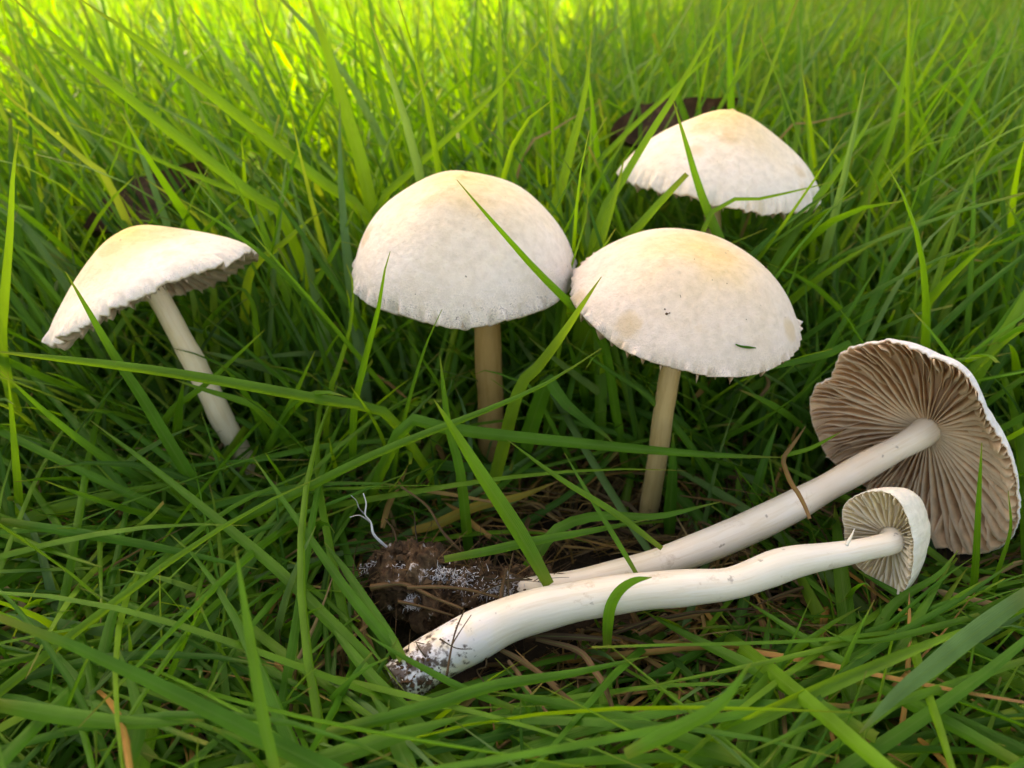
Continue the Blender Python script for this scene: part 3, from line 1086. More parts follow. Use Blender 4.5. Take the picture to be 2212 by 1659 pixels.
# ------------------------------------------------------------------ grass
def ribbon(C, Wd, Nd, hw, fold, rnd, name, mat, closed=False):
    """C, Wd, Nd: (n,s,3); hw (n,s); folded blades; closed gives a back face too"""
    n, s, _ = C.shape
    L = C - Wd * hw[..., None] + Nd * (hw * fold[:, None])[..., None]
    Rr = C + Wd * hw[..., None] + Nd * (hw * fold[:, None])[..., None]
    rows = [L, C, Rr]
    ac = [0, .5, 1]
    if closed:
        rows.append(C - Nd * (np.minimum(hw * 0.30, 0.02))[..., None])
        ac.append(.5)
    m = len(rows)
    V = np.stack(rows, axis=2)                       # n,s,m,3
    idx = np.arange(n * s * m).reshape(n, s, m)
    Fs = []
    pairs = [(0, 1), (1, 2)] if not closed else [(0, 1), (1, 2), (2, 3), (3, 0)]
    for a, b in pairs:
        Fs.append(np.stack([idx[:, :-1, a], idx[:, :-1, b], idx[:, 1:, b], idx[:, 1:, a]], axis=-1).reshape(-1, 4))
    F = np.concatenate(Fs)
    al = np.broadcast_to(np.linspace(0, 1, s)[None, :, None], (n, s, m))
    acr = np.broadcast_to(np.array(ac)[None, None, :], (n, s, m))
    rn = np.broadcast_to(np.asarray(rnd)[:, None, None], (n, s, m))
    return mesh_np(name, V.reshape(-1, 3), F, mat, None, {'along': al.ravel(), 'across': acr.ravel(), 'rnd': rn.ravel()})


def in_poly(x, y, poly):
    poly = np.asarray(poly, dtype=float)
    inside = np.zeros(x.shape, dtype=bool)
    j = len(poly) - 1
    for i in range(len(poly)):
        xi, yi, xj, yj = *poly[i], *poly[j]
        c = ((yi > y) != (yj > y)) & (x < (xj - xi) * (y - yi) / (yj - yi + 1e-9) + xi)
        inside ^= c
        j = i
    return inside


# outlines that the photographer kept free of loose grass, with the distance of the thing behind
KEEP = [
    ([(95, 740), (95, 690), (200, 560), (280, 485), (400, 485), (580, 530), (575, 590), (480, 650), (330, 700), (180, 745)], 13.6, 1.0),
    ([(330, 660), (400, 660), (570, 1020), (520, 1040)], 13.4, 0.8),
    ([(765, 600), (770, 500), (860, 390), (1010, 350), (1170, 390), (1250, 490), (1260, 590), (1200, 690), (1010, 715), (830, 680)], 14, 1.0),
    ([(1020, 700), (1095, 700), (1100, 1000), (1025, 1000)], 14, 0.85),
    ([(1222, 610), (1290, 540), (1440, 492), (1560, 505), (1690, 590), (1735, 700), (1700, 785), (1560, 818), (1400, 800), (1270, 720)], 12.6, 1.0),
    ([(1405, 800), (1470, 800), (1470, 950), (1440, 1110), (1370, 1110)], 12.3, 0.85),
    ([(1325, 350), (1400, 300), (1500, 245), (1580, 232), (1660, 270), (1750, 370), (1768, 430), (1640, 470), (1480, 455), (1340, 410)], 17, 1.0),
    ([(1740, 870), (1800, 780), (1930, 720), (2080, 790), (2180, 930), (2212, 1080), (2190, 1180), (2080, 1210), (1900, 1090), (1760, 990)], 11.3, 1.0),
    ([(740, 1050), (820, 1060), (850, 1170), (1000, 1180), (1160, 1235), (1450, 1150), (2010, 880), (2050, 950), (1560, 1200), (1200, 1300), (1000, 1400), (880, 1350), (800, 1280)], 10.5, 1.0),
    ([(815, 1460), (900, 1380), (1100, 1280), (1300, 1225), (1600, 1190), (1900, 1140), (1910, 1220), (1600, 1300), (1300, 1340), (1100, 1400), (930, 1515)], 9.5, 1.0),
    ([(1815, 1080), (1900, 1050), (1960, 1070), (2030, 1170), (2015, 1230), (1950, 1295), (1850, 1230)], 9.5, 1.0),
    ([(1100, 850), (1420, 840), (1480, 1150), (1000, 1160), (900, 1120)], 12.0, 0.72),
]


def keep_mask(C, rng):
    """blades that would hide the mushrooms or run through their caps are dropped"""
    n, s, _ = C.shape
    P = C.reshape(-1, 3)
    x, y, z = project(P)
    ok = np.ones(n, dtype=bool)
    ds = np.linalg.norm(P - np.array(CAM), axis=1).reshape(n, s)
    ok &= ds.min(axis=1) > 6.4
    for poly, Y, pr in KEEP:
        h = (in_poly(x, y, poly) & (P[:, 1] < Y)).reshape(n, s).any(axis=1)
        ok &= ~(h & (rng.random(n) < pr))
    for Cc, a, R, H in MUSH:
        d = P - np.array(Cc)
        za = d @ np.array(a)
        rr = np.linalg.norm(d - za[:, None] * np.array(a), axis=1)
        h = ((rr < R * 1.02) & (za > -0.2 * R) & (za < H * (1.05 - (rr / R) ** 2 * .8))).reshape(n, s).any(axis=1)
        ok &= ~h
    return ok


def blades(n, xy, length, e0, e1, az, curl, width, twist, fold, floor, seg, rng, cut=0.15, kink=0.0):
    """centrelines of n blades from per-blade arrays (angles in radians)"""
    t = np.linspace(0, 1, seg + 1)[None, :]
    el = e0[:, None] + (e1 - e0)[:, None] * t ** 1.4
    a = az[:, None] + curl[:, None] * t + 0.12 * np.sin(t * 5 + az[:, None] * 7) * kink
    d = np.stack([np.cos(el) * np.cos(a), np.cos(el) * np.sin(a), np.sin(el)], axis=-1)
    step = (length / seg)[:, None, None]
    C = np.concatenate([np.zeros((n, 1, 3)), np.cumsum(d[:, :-1] * step, axis=1)], axis=1)
    C[..., 0] += xy[:, 0][:, None]
    C[..., 1] += xy[:, 1][:, None]
    fl = floor[:, None] * np.minimum(1, t * 3)
    C[..., 2] = np.maximum(C[..., 2], fl)
    C[:, 0, 2] = -0.35
    T = np.gradient(C, axis=1)
    T /= np.linalg.norm(T, axis=-1, keepdims=True) + 1e-9
    side = np.stack([-np.sin(a), np.cos(a), np.zeros_like(a)], axis=-1)
    side -= T * (side * T).sum(-1, keepdims=True)
    side /= np.linalg.norm(side, axis=-1, keepdims=True) + 1e-9
    nr = np.cross(T, side)
    ph = twist[0][:, None] + twist[1][:, None] * t
    W = side * np.cos(ph)[..., None] + nr * np.sin(ph)[..., None]
    Nn = np.cross(W, T)
    iscut = rng.random(n) < cut
    tt = np.where(iscut[:, None], t * 0.86, t)
    hw = (width / 2)[:, None] * np.minimum(1, 0.62 + 1.6 * tt) * np.clip(1 - tt ** 2.6, 0, 1) ** 0.85
    hw = np.maximum(hw, 0.004)
    return C, W, Nn, hw


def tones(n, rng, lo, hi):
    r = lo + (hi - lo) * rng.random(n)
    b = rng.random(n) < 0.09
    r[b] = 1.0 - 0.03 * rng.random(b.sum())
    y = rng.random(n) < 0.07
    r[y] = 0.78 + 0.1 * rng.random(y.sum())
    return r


def field(name, label, n, x0, x1, y0, y1, L, E0, E1, W, floor, tone, seg, seed, azf=None, dens=None, spread=1.0, mat=None, cut=0.15, fan=True):
    rng = np.random.default_rng(seed)
    xy = np.stack([rng.uniform(x0, x1, n * 2), y0 + (y1 - y0) * rng.random(n * 2)], axis=1)
    if fan:
        half = 1.0 + 0.80 * np.maximum(xy[:, 1], 0) + 4
        xy = xy[np.abs(xy[:, 0]) < half]
    if dens is not None:
        xy = xy[rng.random(len(xy)) < dens(xy[:, 0], xy[:, 1])]
    xy = xy[:n]
    n = len(xy)
    U = rng.random
    az = U(n) * 2 * math.pi
    if azf is not None:
        m, k = azf(xy[:, 0], xy[:, 1])
        g = rng.normal(0, 1, n) * k + m
        az = np.where(U(n) < 0.72, g, az)
    length = L[0] + (L[1] - L[0]) * U(n) ** 1.3
    e0 = np.radians(E0[0] + (E0[1] - E0[0]) * U(n))
    e1 = np.radians(E1[0] + (E1[1] - E1[0]) * U(n))
    wd = W[0] + (W[1] - W[0]) * U(n) ** 1.4
    C, Wd, Nn, hw = blades(n, xy, length, e0, e1, az, rng.normal(0, .2, n), wd,
                           (rng.normal(0, .5, n), rng.normal(0, .9, n)), None,
                           floor[0] + (floor[1] - floor[0]) * U(n), seg, rng, cut, 1.0)
    ok = keep_mask(C, rng)
    C, Wd, Nn, hw = C[ok], Wd[ok], Nn[ok], hw[ok]
    k = len(C)
    fold = rng.uniform(0.25, 1.0, k)
    o = ribbon(C, Wd, Nn, hw, fold, tones(k, rng, *tone) if mat is None else rng.uniform(*tone, k), name, mat or M_GRASS)
    tag(o, label, kind='stuff')
    return o


def az_back(x, y):
    # left side leans to the left and away, the middle and the right lean apart
    m = np.where(x < -2, math.radians(150), np.where(x > 6, math.radians(60), math.radians(95)))
    return m, np.where(x < -2, 0.55, 1.0)


def az_any(x, y):
    return np.where(x < 0, math.radians(20), math.radians(150)), np.full_like(x, 1.3)


def d_front(x, y):
    hole = ((x - 1.3) / 2.6) ** 2 + ((y - 12.0) / 2.0) ** 2
    return np.where(hole < 1, 0.25, 1.0)


# far and middle lawn
field('far_grass', 'blurred tall green lawn behind the mushrooms', 11000, -70, 70, 32, 75, (5, 9.0), (55, 88), (20, 80), (.16, .34), (0, .3), (.45, .86), 5, 101, az_back)
field('very_far_grass', 'lawn going on out of sight behind', 9000, -150, 150, 75, 230, (5, 8.5), (55, 88), (20, 80), (.4, .9), (0, .3), (.45, .86), 3, 102, az_back, fan=False)
field('rear_grass', 'tall upright green grass standing behind the mushrooms', 9500, -34, 34, 17.5, 34, (4.5, 10.0), (42, 88), (0, 78), (.10, .26), (0, .4), (.32, .82), 8, 103, az_back)
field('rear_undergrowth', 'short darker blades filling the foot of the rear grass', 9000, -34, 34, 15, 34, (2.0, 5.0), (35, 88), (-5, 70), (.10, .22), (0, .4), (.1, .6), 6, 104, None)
field('middle_grass', 'leaning green blades round the standing mushrooms', 2200, -17, 17, 12.5, 18.0, (3.5, 8.0), (38, 84), (-5, 60), (.11, .27), (0.1, .9), (.22, .75), 9, 105, az_back, d_front)
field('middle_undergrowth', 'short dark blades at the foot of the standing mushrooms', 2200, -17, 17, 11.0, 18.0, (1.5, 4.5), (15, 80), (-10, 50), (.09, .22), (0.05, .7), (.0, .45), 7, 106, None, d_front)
# trodden grass in front
field('trodden_grass', 'flattened green blades lying across the foreground', 1500, -12, 12, 3.0, 13.0, (4.5, 11.0), (4, 32), (-16, 4), (.09, .25), (0.1, .75), (.42, .84), 10, 107, None, d_front)
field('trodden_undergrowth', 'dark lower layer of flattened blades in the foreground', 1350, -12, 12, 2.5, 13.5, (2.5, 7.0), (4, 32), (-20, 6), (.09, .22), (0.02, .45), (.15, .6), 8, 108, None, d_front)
field('short_shoots', 'fine short shoots rising between the flattened blades', 700, -11, 11, 4.5, 13.0, (1.5, 3.2), (30, 80), (0, 55), (.06, .14), (0.1, .5), (.25, .8), 7, 109, None, d_front)
# dry thatch
field('straw_litter', 'pale straw litter on the bare soil round the lying stems', 1100, -2.6, 4.0, 8.6, 13.0, (.8, 3.2), (0, 30), (-20, 14), (.03, .09), (0.2, .7), (.35, .95), 6, 112, None, None, mat=M_DRY, cut=.5)
field('withered_blades', 'orange withered blades between the green ones', 130, -12, 12, 4, 16, (2.5, 6.0), (4, 40), (-18, 12), (.07, .15), (0.3, .9), (.72, .97), 8, 111, None, None, mat=M_DRY, cut=.3)
field('dry_thatch', 'brown dead straw and thatch on the soil', 6500, -14, 14, 4, 20, (.8, 4.5), (-5, 28), (-20, 14), (.03, .13), (0.05, .6), (.25, .92), 6, 110, None, None, mat=M_DRY, cut=.5)

HERO = []


def hero(label, pts, wpx, mode, a, b, tone=0.5, mat=None, roll=0.0, fold=0.45, cat='grass blade', name='grass_shoot', group='large grass blades', taper=2.6, extend=True, closed=False, blunt=1.0):
    if mat is None and tone < .8:
        tone = 0.22 + 0.75 * tone
    while mat is None and (tone * 37) % 1 > 0.74 and tone < .99:
        tone += 0.004
    """one large blade: pixel polyline root to tip with heights or distances from a (root) to b (tip)"""
    P = []
    ln = [0.0]
    for i in range(1, len(pts)):
        ln.append(ln[-1] + math.hypot(pts[i][0] - pts[i - 1][0], pts[i][1] - pts[i - 1][1]))
    if mode == 'Z' and not extend and mat is None and a < 1.6:
        a, b = a + .2, b + .2
    for (x, y), s in zip(pts, ln):
        u = s / ln[-1]
        v = a + (b - a) * u
        P.append(atY(x, y, v) if mode == 'Y' else atZ(x, y, v))
    wdt = np.mean([(p - CAM).dot(F_) for p in P]) * wpx / FPX
    ext_frac = 0.0
    L0 = sum((P[i + 1] - P[i]).length for i in range(len(P) - 1))
    if extend and P[0].z > 0.15:
        T = (P[0] - P[1]).normalized()
        z0 = P[0].z
        d = Vector((T.x, T.y, 0)) * min(1.0, z0 * .6)
        P = [Vector((P[0].x + d.x * 1.2 + T.x * .2, P[0].y + abs(d.y) * .6 + .3, -0.2)), P[0] + d * .62 - Vector((0, -.1, z0 * .45))] + P
        ext_frac = 1 - L0 / sum((P[i + 1] - P[i]).length for i in range(len(P) - 1))
    n = 18
    C = catmull([tuple(p) for p in P], n)
    T = np.gradient(C, axis=0)
    T /= np.linalg.norm(T, axis=1)[:, None]
    view = C - np.array(CAM)
    view /= np.linalg.norm(view, axis=1)[:, None]
    Wd = np.cross(T, view)
    Wd /= np.linalg.norm(Wd, axis=1)[:, None]
    Nn = np.cross(Wd, T)
    # face partly the sky, as a real blade does
    ph = roll
    W2 = Wd * math.cos(ph) + Nn * math.sin(ph)
    N2 = np.cross(W2, T)
    t = np.linspace(0, 1, n)
    tt = t * blunt
    hw = wdt / 2 * np.minimum(1, 0.7 + 1.1 * t) * np.clip(1 - tt ** taper, 0, 1) ** 0.85
    hw = np.maximum(hw, 0.005)
    org = C[0].copy()
    org[2] = max(org[2], 0)
    o = ribbon((C - org)[None], W2[None], N2[None], hw[None], np.array([fold]), [tone], name, mat or M_GRASS, closed=closed)
    o.location = org
    tag(o, label, cat, group)
    return o


H = hero
# --- round the left mushroom
H('wide blade rising across the left edge of the leftmost mushroom cap', [(446, 1106), (412, 1037), (360, 950), (303, 855), (243, 764), (186, 664), (141, 586)], 31, 'Y', 11.0, 11.3, .33, roll=.25)
H('long light blade running level across the slanting stem of the leftmost mushroom', [(830, 890), (720, 868), (600, 845), (450, 818), (300, 795), (130, 775), (-30, 757)], 24, 'Y', 11.6, 10.2, .66, taper=6, fold=.8)
H('short pale blade lying on the slanting stem of the leftmost mushroom', [(560, 884), (529, 868), (442, 842), (377, 820)], 25, 'Y', 12.4, 11.9, .6)
H('thin blade crossing the slanting stem upwards to the right', [(365, 893), (446, 829), (572, 712)], 17, 'Y', 12.6, 12.0, .55)
H('upright blade at the right of the slanting stem foot', [(563, 1002), (615, 898), (680, 760)], 18, 'Y', 12.6, 12.3, .5)
H('tall broad blade between leftmost and domed middle mushrooms', [(712, 850), (689, 799), (637, 669), (585, 547), (550, 430)], 36, 'Y', 15.2, 15.8, .45)
H('yellowish blade tip pointing up right beside the leftmost cap', [(540, 590), (607, 530), (665, 477), (698, 456)], 24, 'Y', 15.5, 15.2, .84)
H('pale blue green blade folded over behind the leftmost cap rim', [(495, 516), (560, 474), (600, 440), (622, 436)], 30, 'Y', 17, 16.6, 1.0, blunt=.8)
H('slim blade leaning right between leftmost and middle mushrooms', [(589, 803), (641, 682), (719, 547), (770, 440)], 20, 'Y', 15.0, 15.6, .5)
H('hooked blade bending down under the right rim of the leftmost cap', [(559, 799), (555, 734), (546, 656), (520, 622), (468, 618)], 21, 'Y', 14.6, 14.3, .55)
H('long blade running down right from the left to the soiled stem base', [(800, 1430), (700, 1330), (610, 1240), (480, 1130), (330, 1010), (195, 908)], 26, 'Z', 1.2, 2.6, .6, fold=.6)
H('upright pale blade at the left edge of the picture beside the leftmost cap', [(5, 760), (10, 640), (22, 495), (28, 375), (41, 282)], 25, 'Y', 12.6, 13.2, .72)
H('narrow upright blade low at the left edge of the picture', [(52, 1200), (43, 1106), (30, 950), (17, 803)], 19, 'Y', 10.6, 10.9, .58)
H('blade running from the left edge towards the foot of the slanting stem', [(330, 1050), (220, 985), (110, 900), (0, 800)], 22, 'Y', 11.4, 10.8, .38)
H('long dark blade leaning left below the leftmost cap', [(420, 1240), (300, 1100), (150, 900), (-10, 730)], 22, 'Z', .8, 3.0, .3)
H('thin blade sloping down right below the slanting stem', [(850, 1400), (760, 1290), (640, 1120), (545, 985)], 24, 'Z', 1.3, 2.6, .5, fold=.7)
# --- the middle mushroom
H('dark pointed blade lying aslant on the front of the domed middle cap', [(1300, 735), (1232, 659), (1162, 589), (1099, 519), (1036, 447), (987, 389)], 25, 'Y', 12.5, 11.6, .36, roll=.2, fold=.6)
H('broad yellow green blade standing between the two front standing caps', [(1122, 838), (1162, 792), (1213, 725), (1257, 659), (1299, 598)], 34, 'Y', 11.6, 10.8, .83, roll=.1)
H('long bowed blade crossing both upright stems below the caps', [(470, 1150), (620, 1075), (790, 990), (930, 932), (1050, 886), (1180, 828), (1300, 752)], 22, 'Y', 10.4, 10.6, .6, fold=.7)
H('dark blade tip over the lower left rim of the domed middle cap', [(765, 880), (776, 830), (792, 763), (817, 668), (830, 589), (843, 543)], 19, 'Y', 12.0, 11.5, .42)
H('thin bent blade left of the domed middle cap', [(715, 840), (725, 811), (754, 716), (763, 621), (748, 570)], 14, 'Y', 13.0, 13.3, .6)
H('hair thin blade with its tip at the lower rim of the middle cap', [(860, 960), (893, 830), (922, 741), (955, 668)], 11, 'Y', 11.8, 11.6, .5)
H('upright blade left of the brownish middle stem', [(1012, 1184), (994, 1019), (970, 929), (957, 830), (950, 767)], 25, 'Y', 10.6, 11.2, .45)
H('broad mid green blade slanting from the middle stem down to the lying stem', [(1185, 1265), (1135, 1175), (1090, 1103), (1039, 1025), (985, 938), (938, 864)], 37, 'Z', 1.3, 4.0, .5, roll=.2, fold=.5, extend=False)
H('long straight blade running level across the broad mushroom stem', [(880, 912), (970, 926), (1090, 941), (1240, 956), (1390, 971), (1560, 984), (1692, 988)], 27, 'Y', 11.2, 11.0, .52, taper=4, fold=.75)
H('lance shaped leaf pointing down right between the two upright stems', [(1185, 818), (1200, 842), (1225, 875), (1270, 911), (1309, 941), (1332, 963)], 40, 'Y', 12.4, 11.9, .42, roll=.15, fold=.25)
H('dark level blade low in front of the brownish middle stem', [(900, 1004), (1000, 1009), (1120, 1016), (1200, 1021), (1285, 1024)], 25, 'Y', 12.4, 12.2, .1)
H('thin blade slanting down right between the upright stems', [(1375, 1240), (1360, 1214), (1315, 1139), (1264, 1055), (1219, 978)], 12, 'Z', 1.4, 2.4, .5, extend=False)
H('light thin blade crossing below the level blades towards the lying stem', [(1430, 1185), (1330, 1109), (1210, 1034), (1096, 950)], 15, 'Z', 1.5, 2.9, .75, extend=False)
H('twisted blade tip lying above the large lying stem', [(1195, 1148), (1255, 1120), (1315, 1112), (1390, 1116), (1450, 1110), (1500, 1097), (1556, 1084)], 28, 'Z', 1.6, 1.9, .52, roll=.3)
H('straight blade along the upper side of the large lying stem', [(960, 1208), (1060, 1189), (1150, 1169), (1270, 1148), (1400, 1122)], 21, 'Z', 1.75, 1.9, .55, fold=.6, extend=False)
H('yellowing blade lying behind the clod of soil', [(890, 1146), (940, 1133), (1030, 1094), (1120, 1073), (1205, 1040)], 23, 'Z', .9, 1.2, .62, mat=M_YELLOW, extend=False)
H('dark flat blade standing beside the foot of the broad mushroom stem', [(1446, 1180), (1447, 1109), (1453, 1019), (1454, 935)], 28, 'Y', 11.3, 11.6, .12)
H('long dark blade slanting down right under the broad cap', [(1580, 1106), (1530, 1020), (1465, 929), (1390, 848), (1315, 800), (1225, 737)], 17, 'Y', 11.9, 12.6, .25)
H('slim blade slanting down right behind the broad mushroom stem', [(1590, 1040), (1500, 940), (1400, 850), (1320, 780)], 17, 'Y', 12.8, 13.4, .2)
H('small hooked blade tip over the brownish middle stem', [(1150, 838), (1120, 824), (1075, 806), (1039, 800), (1024, 809)], 12, 'Y', 12.6, 12.8, .4)
H('thin dark blade bowed across the gap between the upright stems', [(1360, 946), (1240, 912), (1150, 878), (1060, 818)], 14, 'Y', 12.8, 12.9, .22)
# --- the rear and broad mushrooms
H('broad dark green blade standing in front of the rearmost cap', [(1562, 545), (1553, 514), (1533, 466), (1509, 402), (1481, 306), (1453, 214)], 31, 'Y', 14.6, 14.9, .5, fold=.7)
H('short blunt blade at the lower left rim of the rearmost cap', [(1345, 528), (1365, 506), (1421, 442), (1484, 376)], 28, 'Y', 14.8, 14.6, .7, blunt=.86, fold=.5)
H('thin blade with orange tip across the lower rim of the rearmost cap', [(1541, 454), (1621, 434), (1721, 412), (1801, 392)], 15, 'Y', 14.5, 14.8, .7)
H('long blade rising over the left edge of the rearmost cap', [(1290, 490), (1349, 382), (1401, 294), (1457, 206), (1540, 60), (1600, -30)], 22, 'Y', 15.0, 17.0, .68)
H('broad bright blade standing left of the rearmost cap', [(1285, 570), (1297, 526), (1329, 422), (1349, 340)], 32, 'Y', 14.6, 14.9, .76)
H('slim upright blade above the right shoulder of the middle cap', [(1262, 470), (1269, 418), (1275, 314), (1277, 206)], 15, 'Y', 16.0, 16.4, .68)
H('tall bright upright blade behind the right shoulder of the middle cap', [(1195, 470), (1209, 418), (1241, 294), (1265, 194), (1278, 66)], 30, 'Y', 16.5, 17.2, .74)
H('hair thin blade touching the right rim of the domed middle cap', [(1232, 580), (1237, 566), (1263, 482), (1270, 424)], 11, 'Y', 13.5, 13.8, .68)
H('long blade leaning right at the right rim of the rearmost cap', [(1660, 600), (1673, 570), (1713, 506), (1761, 434), (1825, 346), (1912, 205)], 26, 'Y', 15.3, 16.0, .62)
H('thin blade rising right from behind the broad cap', [(1620, 556), (1633, 546), (1713, 494), (1780, 447)], 15, 'Y', 14.8, 14.9, .6)
H('short thin blade standing behind the right shoulder of the broad cap', [(1695, 650), (1701, 630), (1717, 586), (1735, 520)], 13, 'Y', 14.2, 14.4, .55)
H('blade sticking out level under the right rim of the broad cap', [(1840, 750), (1785, 766), (1701, 786), (1641, 802), (1604, 834)], 27, 'Y', 12.9, 12.5, .45)
H('slim upright blade above the right rim of the rearmost cap', [(1764, 440), (1757, 394), (1745, 294), (1740, 205)], 15, 'Y', 17.5, 18, .6)
# --- tall blades of the background
H('long straight blade slanting down right from the upper left corner', [(610, 468), (574, 442), (487, 375), (375, 289), (262, 199), (150, 109), (20, -12)], 25, 'Y', 16.0, 15.6, .62, fold=.7, taper=6)
H('long straight blade slanting from the upper left to the domed middle cap', [(800, 475), (712, 405), (562, 289), (412, 169), (300, 86), (165, -8)], 25, 'Y', 16.5, 16.0, .64, fold=.7, taper=6)
H('bluish blurred blade slanting down right in the upper left', [(640, 350), (615, 311), (562, 225), (487, 124), (390, -15)], 25, 'Y', 20, 20, .98)
H('tall olive blade rising from the left shoulder of the domed middle cap', [(815, 480), (802, 450), (780, 349), (746, 240), (705, 105), (660, -20)], 31, 'Y', 17, 17.5, .7, taper=6)
H('bluish blade standing behind the peak of the leftmost cap', [(365, 500), (352, 461), (307, 337), (262, 221)], 22, 'Y', 17, 17.5, 1.0)
H('blade slanting down right above the dead leaf at left', [(560, 434), (544, 427), (469, 397), (375, 360), (262, 311), (131, 257)], 17, 'Y', 16.6, 16.0, .62)
H('wide pale blade slanting down right at the left edge', [(235, 395), (187, 349), (94, 270), (-10, 187)], 22, 'Y', 16.5, 16.0, .9)
H('green blade across the right end of the dead leaf at left', [(510, 520), (497, 495), (450, 405), (412, 334)], 22, 'Y', 16.6, 17, .5)
H('thin upright stalk rising to the top edge above the middle cap', [(1078, 400), (1080, 340), (1080, 200), (1078, -15)], 14, 'Y', 18, 18.5, .6, taper=8)
H('long blade slanting up right from the left shoulder of the middle cap', [(815, 452), (900, 360), (1050, 220), (1120, 140), (1186, 64)], 20, 'Y', 17, 17.5, .72)
H('long thin blade slanting up right to the top edge above the rearmost cap', [(1240, 420), (1340, 300), (1500, 150), (1650, -10)], 15, 'Y', 18, 19, .65)
H('long blade rising to the top edge at the upper right', [(1790, 580), (1850, 470), (1920, 300), (1960, 130), (1990, -15)], 20, 'Y', 17.5, 18.5, .6)
H('upright blade slanting left at the upper right', [(2035, 400), (2000, 290), (1940, 190), (1880, 112)], 16, 'Y', 18.5, 19, .5)
H('broad blade slanting up right at the upper right edge', [(1980, 440), (2050, 300), (2130, 150), (2215, -10)], 20, 'Y', 17.5, 18, .4)
H('slim blade rising behind the right part of the domed middle cap', [(1105, 390), (1130, 330), (1160, 250), (1185, 140)], 15, 'Y', 18, 18.6, .55)
H('dark blade slanting down right above the middle cap', [(1040, 360), (1000, 290), (940, 230), (885, 165)], 18, 'Y', 18, 18.5, .4)
H('thin straw coloured blade slanting up right behind the right rim of the rearmost cap', [(1690, 290), (1780, 262), (1900, 222)], 7, 'Y', 19, 19, .9, mat=M_DRY, group='dry straws')
H('thin straw coloured blade between the middle cap and the dead leaf at right', [(1130, 335), (1200, 278), (1310, 212)], 9, 'Y', 18.5, 18.5, .95, mat=M_DRY, group='dry straws')
# --- foreground right
H('very wide bluish blade entering from the right edge low down', [(1856, 1584), (1937, 1503), (2005, 1449), (2095, 1377), (2240, 1270)][::-1], 44, 'Z', 2.3, 2.2, .985, roll=.3, fold=.35, extend=False, taper=3.4)
H('straight upright blade passing under both lying stems near their caps', [(1845, 1690), (1838, 1476), (1829, 1341), (1816, 1229), (1803, 1090)], 37, 'Z', .7, 1.05, .55, fold=.5, taper=6, extend=False)
H('long blade sloping down right from below the small lying cap', [(2240, 1468), (2117, 1404), (1982, 1310), (1847, 1229)], 28, 'Z', 1.0, 1.25, .35, fold=.6, extend=False)
H('long folded blade sloping from the small lying stem to the lower right corner', [(2230, 1666), (2072, 1575), (1937, 1503), (1757, 1391), (1604, 1292)], 29, 'Z', 1.5, 1.2, .5, fold=.8, extend=False)
H('broad blade sloping down right below the small lying stem', [(1892, 1593), (1757, 1517), (1622, 1440), (1487, 1373), (1388, 1319)], 31, 'Z', 1.6, 1.0, .52, fold=.6, extend=False)
H('slender bowed blade sagging below the small lying cap', [(2117, 1328), (2005, 1359), (1892, 1384), (1825, 1382), (1775, 1355)], 16, 'Z', 1.3, 1.5, .58, extend=False)
H('blade sloping left at the bottom edge below the small lying stem', [(1680, 1680), (1757, 1535), (1811, 1440)], 24, 'Z', 1.1, 1.5, .56)
H('broad upright blade at the bottom edge below the small lying stem', [(1590, 1690), (1625, 1540), (1649, 1431), (1660, 1335)], 36, 'Z', .8, .9, .42, fold=.5, extend=False)
H('slim blade running from the right edge to the bottom centre', [(2240, 1417), (1982, 1503), (1789, 1553), (1618, 1625)], 21, 'Z', 1.4, 1.9, .66, extend=False)
H('blurred blade close to the camera near the bottom edge', [(1350, 1630), (1460, 1575), (1555, 1521), (1622, 1431)], 34, 'Z', 2.4, 3.6, .5, extend=False)
H('blade curling over the small lying stem', [(1310, 1400), (1310, 1360), (1316, 1312), (1336, 1276), (1368, 1254), (1408, 1247)], 28, 'Z', .8, 2.35, .5, roll=.4, extend=False)
H('leaf tip rising right beside the small lying cap', [(1892, 1368), (1919, 1319), (1960, 1283), (2027, 1242), (2070, 1188)], 28, 'Z', 1.1, 1.9, .55, fold=.5)
H('narrow upright blade across the dark gills of the large lying cap', [(2095, 1330), (2107, 1224), (2115, 1064), (2121, 956)], 17, 'Y', 9.1, 9.3, .3)
H('thin upright blade at the right rim of the large lying cap', [(2140, 1290), (2159, 1224), (2183, 1144), (2178, 1060)], 11, 'Y', 9.3, 9.5, .55)
H('short blade tip left of the large lying cap', [(1690, 992), (1695, 984), (1751, 968), (1815, 934)], 10, 'Y', 11.0, 10.7, .6, extend=False)
H('upright blade behind the upper rim of the large lying cap', [(1965, 800), (1990, 740), (2030, 610), (2040, 590)], 30, 'Y', 15.5, 16, .3)
H('broad upright blade right of the large lying cap', [(2160, 880), (2150, 790), (2175, 640), (2200, 520)], 24, 'Y', 14.5, 15, .35)
H('blade leaning right above the large lying cap', [(2090, 850), (2130, 790), (2212, 690)], 22, 'Y', 13.6, 14, .45)
